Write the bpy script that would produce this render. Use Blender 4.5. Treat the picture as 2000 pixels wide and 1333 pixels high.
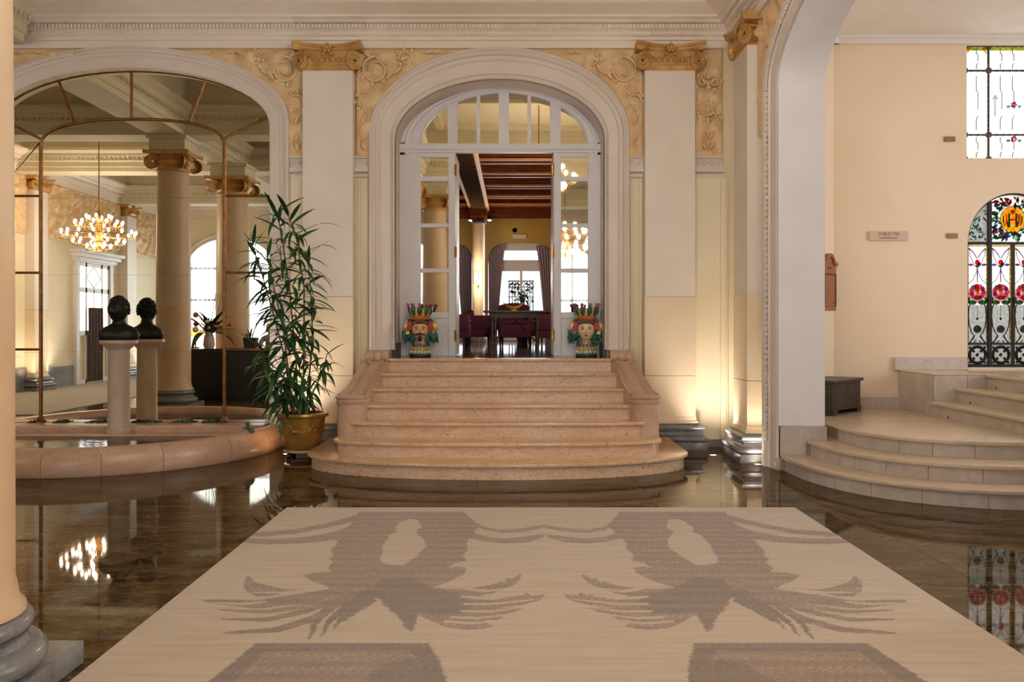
import bpy, bmesh, math, random
import numpy as np
from mathutils import Matrix, Vector
random.seed(7)
PI = math.pi
SC = bpy.context.scene
for o in list(bpy.data.objects):
    bpy.data.objects.remove(o)

# ------------------------------------------------------------------ camera, world, lights, exposure
F, VX, VY, CH = 1800.0, 1003.0, 637.0, 1.48          # focal length and vanishing point of the 2000 x 1333 frame, eye height
cam = bpy.data.cameras.new('camera')
cam.sensor_width = 36.0
cam.lens = F / 2000 * 36
cam.shift_x = -(VX - 1000) / 2000
cam.shift_y = -(666.5 - VY) / 2000
cam.clip_start = 0.05
cam_o = bpy.data.objects.new('camera', cam)
cam_o.location = (0, 0, CH)
cam_o.rotation_euler = (PI / 2, 0, 0)
SC.collection.objects.link(cam_o)
SC.camera = cam_o
SC.view_settings.view_transform = 'Standard'
SC.view_settings.look = 'None'
SC.view_settings.exposure = 0.82
SC.view_settings.gamma = 1.0
SC.view_settings.use_curve_mapping = False

world = bpy.data.worlds.new('overcast_sky')
SC.world = world
world.use_nodes = True
wb = world.node_tree.nodes['Background']
wb.inputs[0].default_value = (0.93, 0.97, 1.0, 1)
wb.inputs[1].default_value = 1.25


def K(t):
    """colour of a lamp from its temperature, normalised"""
    return {2700: (1.0, .66, .36), 3000: (1.0, .74, .48), 3500: (1.0, .88, .76), 4500: (1.0, .95, .88), 6500: (.93, .97, 1.0)}[t]


def area_light(name, loc, rot, sx, sy, watts, col):
    l = bpy.data.lights.new(name, 'AREA')
    l.shape = 'RECTANGLE'; l.size = sx; l.size_y = sy; l.energy = watts; l.color = col
    o = bpy.data.objects.new(name, l); o.location = loc; o.rotation_euler = rot
    SC.collection.objects.link(o); return o


def point_light(name, loc, watts, col, rad=.2):
    l = bpy.data.lights.new(name, 'POINT'); l.energy = watts; l.color = col; l.shadow_soft_size = rad
    o = bpy.data.objects.new(name, l); o.location = loc
    SC.collection.objects.link(o); return o


def spot_light(name, loc, target, watts, col, size=1.2, blend=.8, rad=.04):
    l = bpy.data.lights.new(name, 'SPOT'); l.energy = watts; l.color = col; l.spot_size = size; l.spot_blend = blend
    l.shadow_soft_size = rad
    o = bpy.data.objects.new(name, l); o.location = loc
    d = Vector(target) - Vector(loc)
    o.rotation_euler = d.to_track_quat('-Z', 'Y').to_euler()
    SC.collection.objects.link(o); return o


# daylight entering by the tall windows behind the camera, by the stained glass and by the lounge windows
for i, x in enumerate((-8.9, -3.7, 1.5)):
    area_light('window_daylight', (x, -6.9, 2.4), (PI / 2, 0, 0), 2.7, 3.6, 170, K(6500))
area_light('stained_daylight', (6.2, 12.1, 2.9), (-PI / 2, 0, 0), 1.6, 4.2, 9, K(4500))
area_light('side_room_daylight', (8.9, 7.5, 2.8), (0, PI / 2, 0), 4.5, 3.0, 72, K(4500))
area_light('lounge_daylight', (.3, 22.3, 2.6), (-PI / 2, 0, 0), 1.2, 2.0, 40, K(6500))
# lamps of the chandeliers (the chandeliers themselves are built below)
CHANDELIERS = [(-8.88, 3.1, 3.47), (1.2, 2.1, 3.47), (.5, 5.2, 4.42)]  # the last one, out of view, is added to light the central bay
for c, wt in zip(CHANDELIERS, (105, 14, 96)):
    point_light('chandelier_glow', (c[0], c[1], c[2] - .05), wt, K(3500), .06)
# recessed floor lamps washing the pilasters
FLOOR_LAMPS = [(2.28, 10.53), (2.605, 9.83), (-2.62, 10.62), (1.74, 10.78), (-2.09, 10.78), (-10.55, 1.25), (-10.55, -3.75), (-10.55, 2.35)]
for (x, y) in FLOOR_LAMPS:
    t = (x, y + .25, 2.2) if x > -5 else (x - .2, y, 2.2)
    if x == 2.28: t = (2.62, 11.3, 1.5)
    spot_light('floor_wash', (x, y, .03), t, 18 if x == 2.605 else 36 if x == 2.28 else 62 if -3 < x < 0 else 62, K(3500), 1.75, .9, .05)
# lounge lamps
point_light('lounge_lamp', (.9, 14.6, 3.2), 60, K(3500), .1)
point_light('lounge_lamp_far', (-.83, 21.3, 2.6), 22, K(3000), .08)

# ------------------------------------------------------------------ helpers
def W(px, Y):
    return (px - VX) * Y / F


def Z(py, Y):
    return CH - (py - VY) * Y / F


def lin(c):
    r = []
    for v in c:
        v = v / 255.0
        r.append(v / 12.92 if v <= .04045 else ((v + .055) / 1.055) ** 2.4)
    return (r[0], r[1], r[2], 1.0)


class MB:
    def __init__(s):
        s.v = []; s.f = []

    def add(s, vs, fs):
        n = len(s.v)
        s.v += [tuple(p) for p in vs]
        s.f += [tuple(i + n for i in f) for f in fs]
        return s

    def box(s, x0, x1, y0, y1, z0, z1):
        vs = [(x0, y0, z0), (x1, y0, z0), (x1, y1, z0), (x0, y1, z0), (x0, y0, z1), (x1, y0, z1), (x1, y1, z1), (x0, y1, z1)]
        return s.add(vs, [(0, 3, 2, 1), (4, 5, 6, 7), (0, 1, 5, 4), (1, 2, 6, 5), (2, 3, 7, 6), (3, 0, 4, 7)])

    def prism(s, poly, d0, d1, plane='xz'):
        """2D polygon extruded between d0 and d1 along the third axis"""
        def P(a, b, d):
            return {'xz': (a, d, b), 'xy': (a, b, d), 'yz': (d, a, b)}[plane]
        n = len(poly)
        vs = [P(a, b, d0) for a, b in poly] + [P(a, b, d1) for a, b in poly]
        fs = [tuple(range(n))[::-1], tuple(range(n, 2 * n))]
        fs += [(i, (i + 1) % n, (i + 1) % n + n, i + n) for i in range(n)]
        return s.add(vs, fs)

    def lathe(s, prof, n=24, c=(0, 0, 0), a0=0, a1=2 * PI, capped=True):
        full = abs(a1 - a0 - 2 * PI) < 1e-6
        m = n if full else n + 1
        vs = []
        for r, z in prof:
            for k in range(m):
                a = a0 + (a1 - a0) * k / n
                vs.append((c[0] + r * math.cos(a), c[1] + r * math.sin(a), c[2] + z))
        fs = []
        for j in range(len(prof) - 1):
            for k in range(n):
                k2 = (k + 1) % m
                fs.append((j * m + k, j * m + k2, (j + 1) * m + k2, (j + 1) * m + k))
        if capped and full:
            if prof[0][0] > 1e-5: fs.append(tuple(range(m))[::-1])
            if prof[-1][0] > 1e-5: fs.append(tuple((len(prof) - 1) * m + k for k in range(m)))
        return s.add(vs, fs)

    def tube(s, pts, rad, n=8, cap=True, flat=1.0):
        pts = [Vector(p) for p in pts]
        if not isinstance(rad, (list, tuple)): rad = [rad] * len(pts)
        vs = []; prev = None
        for i, p in enumerate(pts):
            t = (pts[min(i + 1, len(pts) - 1)] - pts[max(i - 1, 0)]).normalized()
            if prev is None:
                u = t.orthogonal().normalized()
            else:
                u = (prev - t * prev.dot(t))
                u = u.normalized() if u.length > 1e-6 else t.orthogonal().normalized()
            prev = u
            w = t.cross(u)
            for k in range(n):
                a = 2 * PI * k / n
                vs.append(p + (u * math.cos(a) + w * math.sin(a) * flat) * rad[i])
        fs = []
        for i in range(len(pts) - 1):
            for k in range(n):
                k2 = (k + 1) % n
                fs.append((i * n + k, i * n + k2, (i + 1) * n + k2, (i + 1) * n + k))
        if cap:
            fs.append(tuple(range(n))[::-1]); fs.append(tuple((len(pts) - 1) * n + k for k in range(n)))
        return s.add(vs, fs)

    def ball(s, c, r, nu=12, nv=8):
        if not isinstance(r, (tuple, list)): r = (r, r, r)
        vs = [(c[0], c[1], c[2] - r[2])]
        for j in range(1, nv):
            t = -PI / 2 + PI * j / nv
            for k in range(nu):
                a = 2 * PI * k / nu
                vs.append((c[0] + r[0] * math.cos(t) * math.cos(a), c[1] + r[1] * math.cos(t) * math.sin(a), c[2] + r[2] * math.sin(t)))
        vs.append((c[0], c[1], c[2] + r[2]))
        fs = [(0, 1 + (k + 1) % nu, 1 + k) for k in range(nu)]
        for j in range(nv - 2):
            for k in range(nu):
                a = 1 + j * nu; k2 = (k + 1) % nu
                fs.append((a + k, a + k2, a + nu + k2, a + nu + k))
        a = 1 + (nv - 2) * nu
        fs += [(a + k, a + (k + 1) % nu, len(vs) - 1) for k in range(nu)]
        return s.add(vs, fs)

    def grid(s, rows):
        n = len(rows[0])
        vs = [p for r in rows for p in r]
        fs = [(j * n + i, j * n + i + 1, (j + 1) * n + i + 1, (j + 1) * n + i) for j in range(len(rows) - 1) for i in range(n - 1)]
        return s.add(vs, fs)

    def xf(s, m, start=0):
        for i in range(start, len(s.v)):
            s.v[i] = tuple(m @ Vector(s.v[i]))
        return s

    def mesh(s, name, smooth=None, bevel=0, fix=True):
        me = bpy.data.meshes.new(name)
        me.from_pydata(s.v, [], s.f)
        if fix or bevel:
            bm = bmesh.new(); bm.from_mesh(me)
            if fix:
                bmesh.ops.remove_doubles(bm, verts=bm.verts, dist=1e-5)
                bmesh.ops.recalc_face_normals(bm, faces=bm.faces)
            if bevel:
                ed = [e for e in bm.edges if len(e.link_faces) == 2 and e.calc_face_angle(0) > .6]
                bmesh.ops.bevel(bm, geom=ed, offset=bevel, segments=2, affect='EDGES', profile=.6, clamp_overlap=True)
            bm.to_mesh(me); bm.free()
        if smooth is not None:
            me.polygons.foreach_set('use_smooth', [True] * len(me.polygons))
            me.set_sharp_from_angle(angle=math.radians(smooth))
        return me

    def build(s, name, mat, parent=None, smooth=None, bevel=0, fix=True, loc=None, kind=None):
        me = s.mesh(name, smooth, bevel, fix)
        return put(name, me, mat, parent, loc, kind)


def put(name, me, mat, parent=None, loc=None, kind=None):
    o = bpy.data.objects.new(name, me)
    if mat is not None and len(me.materials) == 0: me.materials.append(mat)
    SC.collection.objects.link(o)
    if parent is not None: o.parent = parent
    if loc is not None: o.location = loc
    if kind: o['kind'] = kind
    return o


def thing(name, label, cat, loc=(0, 0, 0), rz=0, group=None):
    o = bpy.data.objects.new(name, None)
    o.empty_display_size = .1
    SC.collection.objects.link(o)
    o.location = loc; o.rotation_euler = (0, 0, rz)
    o['label'] = label; o['category'] = cat
    if group: o['group'] = group
    return o


def tag(o, label, cat, group=None):
    o['label'] = label; o['category'] = cat
    if group: o['group'] = group
    return o


def struct(name, mb, mat, **k):
    o = mb.build(name, mat, **k)
    o['kind'] = 'structure'
    return o


def sroot(name, loc=(0, 0, 0)):
    o = bpy.data.objects.new(name, None); SC.collection.objects.link(o); o.location = loc; o['kind'] = 'structure'
    return o


def dup(root, loc, rz=None, label=None, group=None):
    r = root.copy(); SC.collection.objects.link(r); r.location = loc
    if rz is not None: r.rotation_euler = (0, 0, rz)
    if label: r['label'] = label
    if group: r['group'] = group

    def rec(a, b):
        for ch in [c for c in bpy.data.objects if c.parent == a]:
            c = ch.copy(); SC.collection.objects.link(c); c.parent = b
            rec(ch, c)
    rec(root, r)
    return r


# ------------------------------------------------------------------ materials
def nodes_of(name):
    m = bpy.data.materials.new(name); m.use_nodes = True
    nt = m.node_tree
    return m, nt, nt.nodes['Principled BSDF']


def N(nt, t, **k):
    n = nt.nodes.new(t)
    for a, b in k.items():
        if a.startswith('i_'):
            n.inputs[int(a[2:]) if a[2:].isdigit() else a[2:].replace('_', ' ')].default_value = b
        else:
            setattr(n, a, b)
    return n


def coords(nt, scale=(1, 1, 1)):
    tc = N(nt, 'ShaderNodeNewGeometry')
    mp = N(nt, 'ShaderNodeMapping'); mp.inputs['Scale'].default_value = scale
    nt.links.new(tc.outputs['Position'], mp.inputs[0])
    return mp.outputs[0]


def ramp(nt, fac, stops):
    r = N(nt, 'ShaderNodeValToRGB')
    el = r.color_ramp.elements
    while len(el) < len(stops): el.new(.5)
    for e, (p, c) in zip(el, stops):
        e.position = p; e.color = c
    nt.links.new(fac, r.inputs[0])
    return r.outputs[0]


def plain(name, c1, c2=None, rough=.6, metal=0, scale=3.0, bump=0, bscale=40, stretch=(1, 1, 1), spec=.5, coat=0):
    """paint, stone, cloth, wood: two tones mixed by noise, fine relief"""
    m, nt, p = nodes_of(name)
    p.inputs['Roughness'].default_value = rough
    p.inputs['Metallic'].default_value = metal
    p.inputs['Specular IOR Level'].default_value = spec
    p.inputs['Coat Weight'].default_value = coat
    co = coords(nt, stretch)
    nz = N(nt, 'ShaderNodeTexNoise'); nz.inputs['Scale'].default_value = scale; nz.inputs['Detail'].default_value = 5
    nt.links.new(co, nz.inputs['Vector'])
    col = ramp(nt, nz.outputs['Fac'], [(.35, lin(c1)), (.68, lin(c2 or c1))])
    nt.links.new(col, p.inputs['Base Color'])
    if bump:
        n2 = N(nt, 'ShaderNodeTexNoise'); n2.inputs['Scale'].default_value = bscale; n2.inputs['Detail'].default_value = 3
        nt.links.new(co, n2.inputs['Vector'])
        b = N(nt, 'ShaderNodeBump'); b.inputs['Strength'].default_value = bump; b.inputs['Distance'].default_value = .01
        nt.links.new(n2.outputs['Fac'], b.inputs['Height'])
        nt.links.new(b.outputs[0], p.inputs['Normal'])
    return m


def marble(name, base, tone, vein, rough=.25, scale=1.6, stretch=(1, 1, 1), veins=.55, spec=.5, coat=0, pits=None):
    m, nt, p = nodes_of(name)
    p.inputs['Specular IOR Level'].default_value = spec
    p.inputs['Roughness'].default_value = rough
    p.inputs['Coat Weight'].default_value = coat
    oi = N(nt, 'ShaderNodeObjectInfo')
    geo = N(nt, 'ShaderNodeNewGeometry')
    off = N(nt, 'ShaderNodeVectorMath', operation='SCALE'); off.inputs[0].default_value = (7.3, 3.1, 5.7)
    nt.links.new(oi.outputs['Random'], off.inputs['Scale'])
    ad = N(nt, 'ShaderNodeVectorMath', operation='ADD')
    nt.links.new(geo.outputs['Position'], ad.inputs[0]); nt.links.new(off.outputs[0], ad.inputs[1])
    mp = N(nt, 'ShaderNodeMapping'); mp.inputs['Scale'].default_value = stretch
    nt.links.new(ad.outputs[0], mp.inputs[0])
    co = mp.outputs[0]
    n1 = N(nt, 'ShaderNodeTexNoise'); n1.inputs['Scale'].default_value = scale; n1.inputs['Detail'].default_value = 8
    n1.inputs['Roughness'].default_value = .62; n1.inputs['Distortion'].default_value = .8
    nt.links.new(co, n1.inputs['Vector'])
    n2 = N(nt, 'ShaderNodeTexNoise'); n2.inputs['Scale'].default_value = scale * 1.7; n2.inputs['Detail'].default_value = 10
    n2.inputs['Distortion'].default_value = 1.6
    nt.links.new(co, n2.inputs['Vector'])
    c1 = ramp(nt, n1.outputs['Fac'], [(.33, lin(base)), (.66, lin(tone))])
    v = ramp(nt, n2.outputs['Fac'], [(.455, (0, 0, 0, 1)), (.495, (1, 1, 1, 1)), (.53, (0, 0, 0, 1))])
    vm = N(nt, 'ShaderNodeMath', operation='MULTIPLY'); vm.inputs[1].default_value = veins
    nt.links.new(v, vm.inputs[0])
    mx = N(nt, 'ShaderNodeMix', data_type='RGBA'); mx.inputs['B'].default_value = lin(vein)
    nt.links.new(vm.outputs[0], mx.inputs['Factor']); nt.links.new(c1, mx.inputs['A'])
    out = mx.outputs['Result']
    if pits:
        n3 = N(nt, 'ShaderNodeTexNoise'); n3.inputs['Scale'].default_value = 26; n3.inputs['Detail'].default_value = 4
        nt.links.new(co, n3.inputs['Vector'])
        q = ramp(nt, n3.outputs['Fac'], [(.60, (0, 0, 0, 1)), (.70, (.8, .8, .8, 1))])
        m2 = N(nt, 'ShaderNodeMix', data_type='RGBA'); m2.inputs['B'].default_value = lin(pits)
        nt.links.new(q, m2.inputs['Factor']); nt.links.new(out, m2.inputs['A'])
        out = m2.outputs['Result']
    nt.links.new(out, p.inputs['Base Color'])
    return m


def emit(name, col, strength):
    m, nt, p = nodes_of(name)
    p.inputs['Base Color'].default_value = lin(col)
    p.inputs['Emission Color'].default_value = lin(col)
    p.inputs['Emission Strength'].default_value = strength
    return m


def mirror_mat(name, tint, rough=.0):
    m, nt, p = nodes_of(name)
    p.inputs['Base Color'].default_value = lin(tint); p.inputs['Metallic'].default_value = 1; p.inputs['Roughness'].default_value = rough
    return m


def art_glass(name, col, rough=.2, clear=.0):
    """leaded glass lit from behind: a diffusing pane, or (clear) a coloured filter in front of one"""
    m, nt, p = nodes_of(name)
    tr = N(nt, 'ShaderNodeBsdfTranslucent')
    nz = N(nt, 'ShaderNodeTexNoise'); nz.inputs['Scale'].default_value = 30
    nt.links.new(coords(nt), nz.inputs['Vector'])
    c = lin(col); d = tuple(x * .8 for x in c[:3]) + (1,)
    cc = ramp(nt, nz.outputs['Fac'], [(.38, d), (.62, c)])
    nt.links.new(cc, tr.inputs[0])
    tp = N(nt, 'ShaderNodeBsdfTransparent'); nt.links.new(cc, tp.inputs[0])
    m1 = N(nt, 'ShaderNodeMixShader'); m1.inputs[0].default_value = clear
    nt.links.new(tr.outputs[0], m1.inputs[1]); nt.links.new(tp.outputs[0], m1.inputs[2])
    p.inputs['Base Color'].default_value = c; p.inputs['Roughness'].default_value = rough
    mx = N(nt, 'ShaderNodeMixShader'); mx.inputs[0].default_value = .06
    nt.links.new(m1.outputs[0], mx.inputs[1]); nt.links.new(p.outputs[0], mx.inputs[2])
    nt.links.new(mx.outputs[0], nt.nodes['Material Output'].inputs[0])
    return m


def sheer(name, col, open_=.45):
    m, nt, p = nodes_of(name)
    tr = N(nt, 'ShaderNodeBsdfTranslucent'); tr.inputs[0].default_value = lin(col)
    tp = N(nt, 'ShaderNodeBsdfTransparent')
    mx = N(nt, 'ShaderNodeMixShader'); mx.inputs[0].default_value = open_
    nt.links.new(tr.outputs[0], mx.inputs[1]); nt.links.new(tp.outputs[0], mx.inputs[2])
    nt.links.new(mx.outputs[0], nt.nodes['Material Output'].inputs[0])
    return m


MAT = {}
MAT['wall_cream'] = plain('wall_cream', (236, 222, 190), (242, 230, 203), .6, scale=1.2)
MAT['side_cream'] = plain('side_cream', (241, 217, 188), (246, 224, 199), .6, scale=.9)
MAT['white_trim'] = plain('white_trim', (222, 208, 198), (230, 217, 208), .5, scale=1.5, bump=.04, bscale=12)
MAT['white_paint'] = plain('white_paint', (226, 219, 219), (232, 225, 224), .55, scale=2)
MAT['cornice'] = plain('cornice', (236, 222, 208), (241, 229, 217), .5, scale=1.5)
MAT['ceiling'] = plain('ceiling_plaster', (208, 198, 170), (216, 207, 181), .7, scale=2)
MAT['white_ceiling'] = plain('white_ceiling', (236, 226, 220), (240, 231, 226), .7)
MAT['shaft'] = plain('shaft_paint', (231, 218, 206), (236, 225, 214), .45, scale=2)
MAT['shaft_stone'] = plain('shaft_stone', (232, 210, 178), (238, 220, 192), .4, scale=2.2, bump=.03, bscale=20)
MAT['column_paint'] = plain('column_paint', (198, 174, 148), (207, 184, 159), .45, scale=2)
MAT['column_stone'] = plain('column_stone', (198, 168, 134), (207, 179, 146), .42, scale=2.2)
MAT['gilt'] = plain('gilt_plaster', (184, 138, 78), (212, 168, 108), .42, metal=.25, scale=9)
MAT['relief'] = plain('peach_relief', (226, 188, 140), (236, 206, 164), .5, scale=4, bump=.6, bscale=26)
MAT['door_white'] = plain('door_white', (222, 218, 222), (228, 224, 228), .4, scale=3)
MAT['brass'] = plain('brass', (150, 104, 48), (176, 128, 66), .3, metal=.9, scale=12)
MAT['bronze_bar'] = plain('bronze_bar', (120, 78, 36), (150, 102, 52), .35, metal=.75, scale=14)
MAT['gold_pot'] = plain('gold_glaze', (158, 112, 44), (186, 140, 70), .3, metal=.45, scale=14, bump=.2, bscale=30, coat=.3)
MAT['mirror'] = mirror_mat('mirror_silver', (244, 237, 222))
MAT['glass_mirror'] = mirror_mat('reflecting_pane', (205, 196, 178), .02)
MAT['floor'] = marble('dark_brown_marble', (30, 22, 15), (98, 78, 55), (140, 116, 86), .5, 2.1, (1.0, 2.6, 1), .32, spec=0)
_nt = MAT['floor'].node_tree; _p = _nt.nodes['Principled BSDF']
_g = N(_nt, 'ShaderNodeBsdfGlossy'); _g.inputs['Roughness'].default_value = .03; _g.inputs['Color'].default_value = (.95, .92, .88, 1)
_f = N(_nt, 'ShaderNodeFresnel'); _f.inputs[0].default_value = 1.5
_k = N(_nt, 'ShaderNodeMath', operation='MULTIPLY'); _k.inputs[1].default_value = .55; _nt.links.new(_f.outputs[0], _k.inputs[0])
_m = N(_nt, 'ShaderNodeMixShader'); _nt.links.new(_k.outputs[0], _m.inputs[0]); _nt.links.new(_p.outputs[0], _m.inputs[1]); _nt.links.new(_g.outputs[0], _m.inputs[2])
_nt.links.new(_m.outputs[0], _nt.nodes['Material Output'].inputs[0])
MAT['grout'] = plain('grout', (150, 130, 105), (160, 140, 116), .5)
MAT['step'] = marble('rose_travertine', (208, 172, 144), (226, 193, 166), (184, 143, 116), .26, 3.5, (1, 1, 2.2), .5, pits=(158, 116, 92))
MAT['step_top'] = marble('rose_travertine_polished', (212, 172, 132), (226, 190, 152), (194, 152, 118), .18, 3.0, (1, 1, 1), .4, pits=(176, 132, 100))
MAT['rim'] = marble('rose_marble', (190, 152, 126), (206, 172, 150), (170, 130, 108), .28, 2.2, (1, 1, 2), .35)
MAT['pale_marble'] = marble('pale_lilac_marble', (206, 190, 186), (218, 204, 200), (180, 164, 160), .2, 1.8, (1, 1, 1), .4)
MAT['white_marble'] = marble('white_grey_marble', (208, 194, 182), (184, 171, 162), (160, 148, 142), .3, 3.4, (1, 1, 1), .3)
MAT['white_tread'] = marble('white_marble_tread', (214, 192, 168), (204, 182, 160), (176, 156, 138), .22, 2.0, (1, 1, 1), .25)
MAT['grey_marble'] = marble('grey_marble', (108, 108, 112), (134, 134, 138), (160, 160, 164), .22, 5.5, (1, 1, 1), .25)
MAT['pedestal'] = marble('pedestal_marble', (192, 168, 150), (202, 180, 164), (172, 146, 128), .35, 3.0, (1, 1, .5), .35)
MAT['black_bronze'] = plain('black_bronze', (20, 18, 18), (30, 27, 26), .42, metal=.3, scale=12)
MAT['leaf'] = plain('leaf_green', (40, 80, 38), (66, 106, 50), .4, scale=9)
MAT['leaf_dark'] = plain('leaf_dark_green', (30, 60, 32), (46, 82, 42), .38, scale=9)
MAT['leaf_yellow'] = plain('leaf_yellow', (170, 140, 40), (150, 128, 44), .45, scale=9)
MAT['cane'] = plain('cane', (120, 96, 64), (92, 100, 56), .6, scale=20)
MAT['soil'] = plain('soil', (50, 38, 28), (66, 52, 38), .9, scale=40, bump=.5)
MAT['black'] = plain('black_lacquer', (16, 16, 17), (24, 23, 24), .35)
MAT['dark_wood'] = plain('dark_wood', (58, 46, 40), (74, 60, 52), .4, scale=4, stretch=(1, 1, 9))
MAT['red_wood'] = plain('red_wood', (148, 84, 48), (170, 104, 66), .4, scale=5, stretch=(6, 6, 1))
MAT['beam_wood'] = plain('beam_wood', (104, 54, 32), (138, 78, 48), .7, scale=5, stretch=(1, 8, 8), spec=0)
MAT['beam_dark'] = plain('beam_dark', (64, 46, 32), (84, 62, 44), .7, scale=5, stretch=(8, 1, 8), spec=0)
MAT['beam_edge'] = plain('beam_edge', (206, 146, 98), (222, 166, 116), .5, scale=6)
MAT['lounge_wall'] = plain('lounge_wall', (196, 158, 74), (206, 170, 88), .6, scale=2)
MAT['lounge_floor'] = marble('lounge_floor', (70, 62, 56), (96, 86, 78), (130, 118, 106), .06, 1.4, (1, 1, 1), .4)
MAT['burgundy'] = plain('burgundy_velvet', (78, 16, 40), (100, 26, 54), .75, scale=14, bump=.1, bscale=80)
MAT['curtain'] = plain('taupe_curtain', (172, 154, 162), (194, 176, 184), .55, scale=5, stretch=(9, 9, 1))
MAT['dark_curtain'] = plain('dark_curtain', (66, 48, 44), (84, 62, 56), .7, scale=5, stretch=(9, 9, 1))
MAT['sheer'] = sheer('sheer_curtain', (240, 244, 250), .4)
MAT['bulb'] = emit('bulb', (255, 244, 228), 40)
MAT['lamp_glow'] = emit('lamp_glow', (255, 214, 150), 9)
MAT['floor_led'] = emit('floor_led', (255, 240, 214), 30)
MAT['paper_shade'] = emit('paper_shade', (255, 170, 96), 1.6)
MAT['sign'] = plain('sign_marble', (216, 190, 170), (222, 198, 180), .4)
MAT['sign_ink'] = plain('sign_ink', (150, 122, 108), (140, 112, 100), .6)
MAT['tan_plate'] = plain('tan_plate', (150, 112, 72), (164, 124, 84), .4, metal=.3)
MAT['iron'] = plain('dark_iron', (30, 26, 28), (44, 38, 40), .45, metal=.5)
MAT['plum_iron'] = plain('plum_iron', (84, 56, 66), (96, 66, 76), .5)
MAT['pale_floor'] = plain('grey_runner', (168, 158, 148), (182, 172, 160), .6, scale=6)
MAT['frog'] = plain('green_bronze', (86, 92, 78), (108, 112, 96), .5, scale=20)
MAT['tan_skin'] = plain('glazed_skin', (226, 176, 118), (236, 192, 138), .25, coat=.5)
MAT['pale_skin'] = plain('glazed_pale_skin', (236, 208, 160), (242, 218, 176), .25, coat=.5)
MAT['gl_black'] = plain('glazed_black', (40, 26, 22), (52, 34, 28), .25, coat=.4)
MAT['gl_brown'] = plain('glazed_brown', (92, 62, 56), (120, 88, 84), .25, scale=30, coat=.4)
MAT['gl_green'] = plain('glazed_green', (20, 82, 70), (36, 120, 96), .22, scale=30, coat=.5)
MAT['gl_blue'] = plain('glazed_blue', (44, 64, 86), (70, 92, 104), .22, scale=40, coat=.5)
MAT['gl_gold'] = plain('glazed_yellow', (214, 158, 36), (226, 178, 60), .25, scale=20, coat=.5)
MAT['gl_orange'] = plain('glazed_orange', (196, 108, 40), (212, 130, 60), .25, scale=20, coat=.5)
MAT['gl_red'] = plain('glazed_red', (188, 54, 50), (206, 80, 70), .25, scale=30, coat=.5)
MAT['gl_pink'] = plain('glazed_pink', (196, 60, 84), (212, 96, 112), .25, scale=30, coat=.5)
MAT['gl_cream'] = plain('glazed_cream', (226, 214, 168), (236, 224, 190), .25, scale=30, coat=.5)
MAT['gl_collar'] = plain('glazed_collar', (206, 190, 150), (92, 92, 110), .25, scale=45, coat=.5)
MAT['grey_cloth'] = plain('grey_cloth', (150, 144, 148), (166, 160, 162), .8, scale=10)
MAT['skin'] = plain('skin', (214, 168, 138), (224, 180, 152), .5)
MAT['hair'] = plain('fair_hair', (150, 112, 70), (170, 132, 88), .6, scale=40)
for n_, c_ in dict(g_rose=(244, 190, 204), g_pale=(190, 226, 208), g_white=(250, 252, 250), g_clear=(196, 198, 198), g_mint=(150, 200, 180), g_green=(90, 150, 100), g_teal=(70, 150, 160), g_pink=(246, 150, 176),
                   g_red=(226, 72, 96), g_violet=(170, 120, 190), g_yellow=(255, 206, 70), g_orange=(235, 130, 60), g_maroon=(150, 84, 96), g_grey=(150, 150, 152), g_lime=(206, 214, 110)).items():
    MAT[n_] = art_glass(n_, c_, clear=.08 if n_ in ('g_white', 'g_clear', 'g_pale') else .82)
# water of the fountain: thin clear sheet
m_, nt_, p_ = nodes_of('water')
tp_ = N(nt_, 'ShaderNodeBsdfTransparent'); tp_.inputs[0].default_value = (.9, .93, .95, 1)
gl_ = N(nt_, 'ShaderNodeBsdfGlossy'); gl_.inputs['Roughness'].default_value = .03
fr_ = N(nt_, 'ShaderNodeFresnel'); fr_.inputs[0].default_value = 1.2
nz_ = N(nt_, 'ShaderNodeTexNoise'); nz_.inputs['Scale'].default_value = 9
nt_.links.new(coords(nt_), nz_.inputs['Vector'])
bp_ = N(nt_, 'ShaderNodeBump'); bp_.inputs['Strength'].default_value = .12; bp_.inputs['Distance'].default_value = .02
nt_.links.new(nz_.outputs['Fac'], bp_.inputs['Height']); nt_.links.new(bp_.outputs[0], gl_.inputs['Normal'])
mx_ = N(nt_, 'ShaderNodeMixShader')
nt_.links.new(fr_.outputs[0], mx_.inputs[0]); nt_.links.new(tp_.outputs[0], mx_.inputs[1]); nt_.links.new(gl_.outputs[0], mx_.inputs[2])
nt_.links.new(mx_.outputs[0], nt_.nodes['Material Output'].inputs[0])
MAT['water'] = m_
# window glass: plain clear pane
m_, nt_, p_ = nodes_of('clear_glass')
tp_ = N(nt_, 'ShaderNodeBsdfTransparent'); tp_.inputs[0].default_value = (.93, .96, .97, 1)
gl_ = N(nt_, 'ShaderNodeBsdfGlossy'); gl_.inputs['Roughness'].default_value = .0
fr_ = N(nt_, 'ShaderNodeFresnel'); fr_.inputs[0].default_value = 1.45
mx_ = N(nt_, 'ShaderNodeMixShader')
nt_.links.new(fr_.outputs[0], mx_.inputs[0]); nt_.links.new(tp_.outputs[0], mx_.inputs[1]); nt_.links.new(gl_.outputs[0], mx_.inputs[2])
nt_.links.new(mx_.outputs[0], nt_.nodes['Material Output'].inputs[0])
MAT['clear_glass'] = m_
# ------------------------------------------------------------------ the shell
YW, XR, XL, YF, ZC = 11.3, 2.73, -11.0, -6.2, 5.9
LAND = 1.095                      # level of the lounge floor at the head of the stairs


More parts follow.
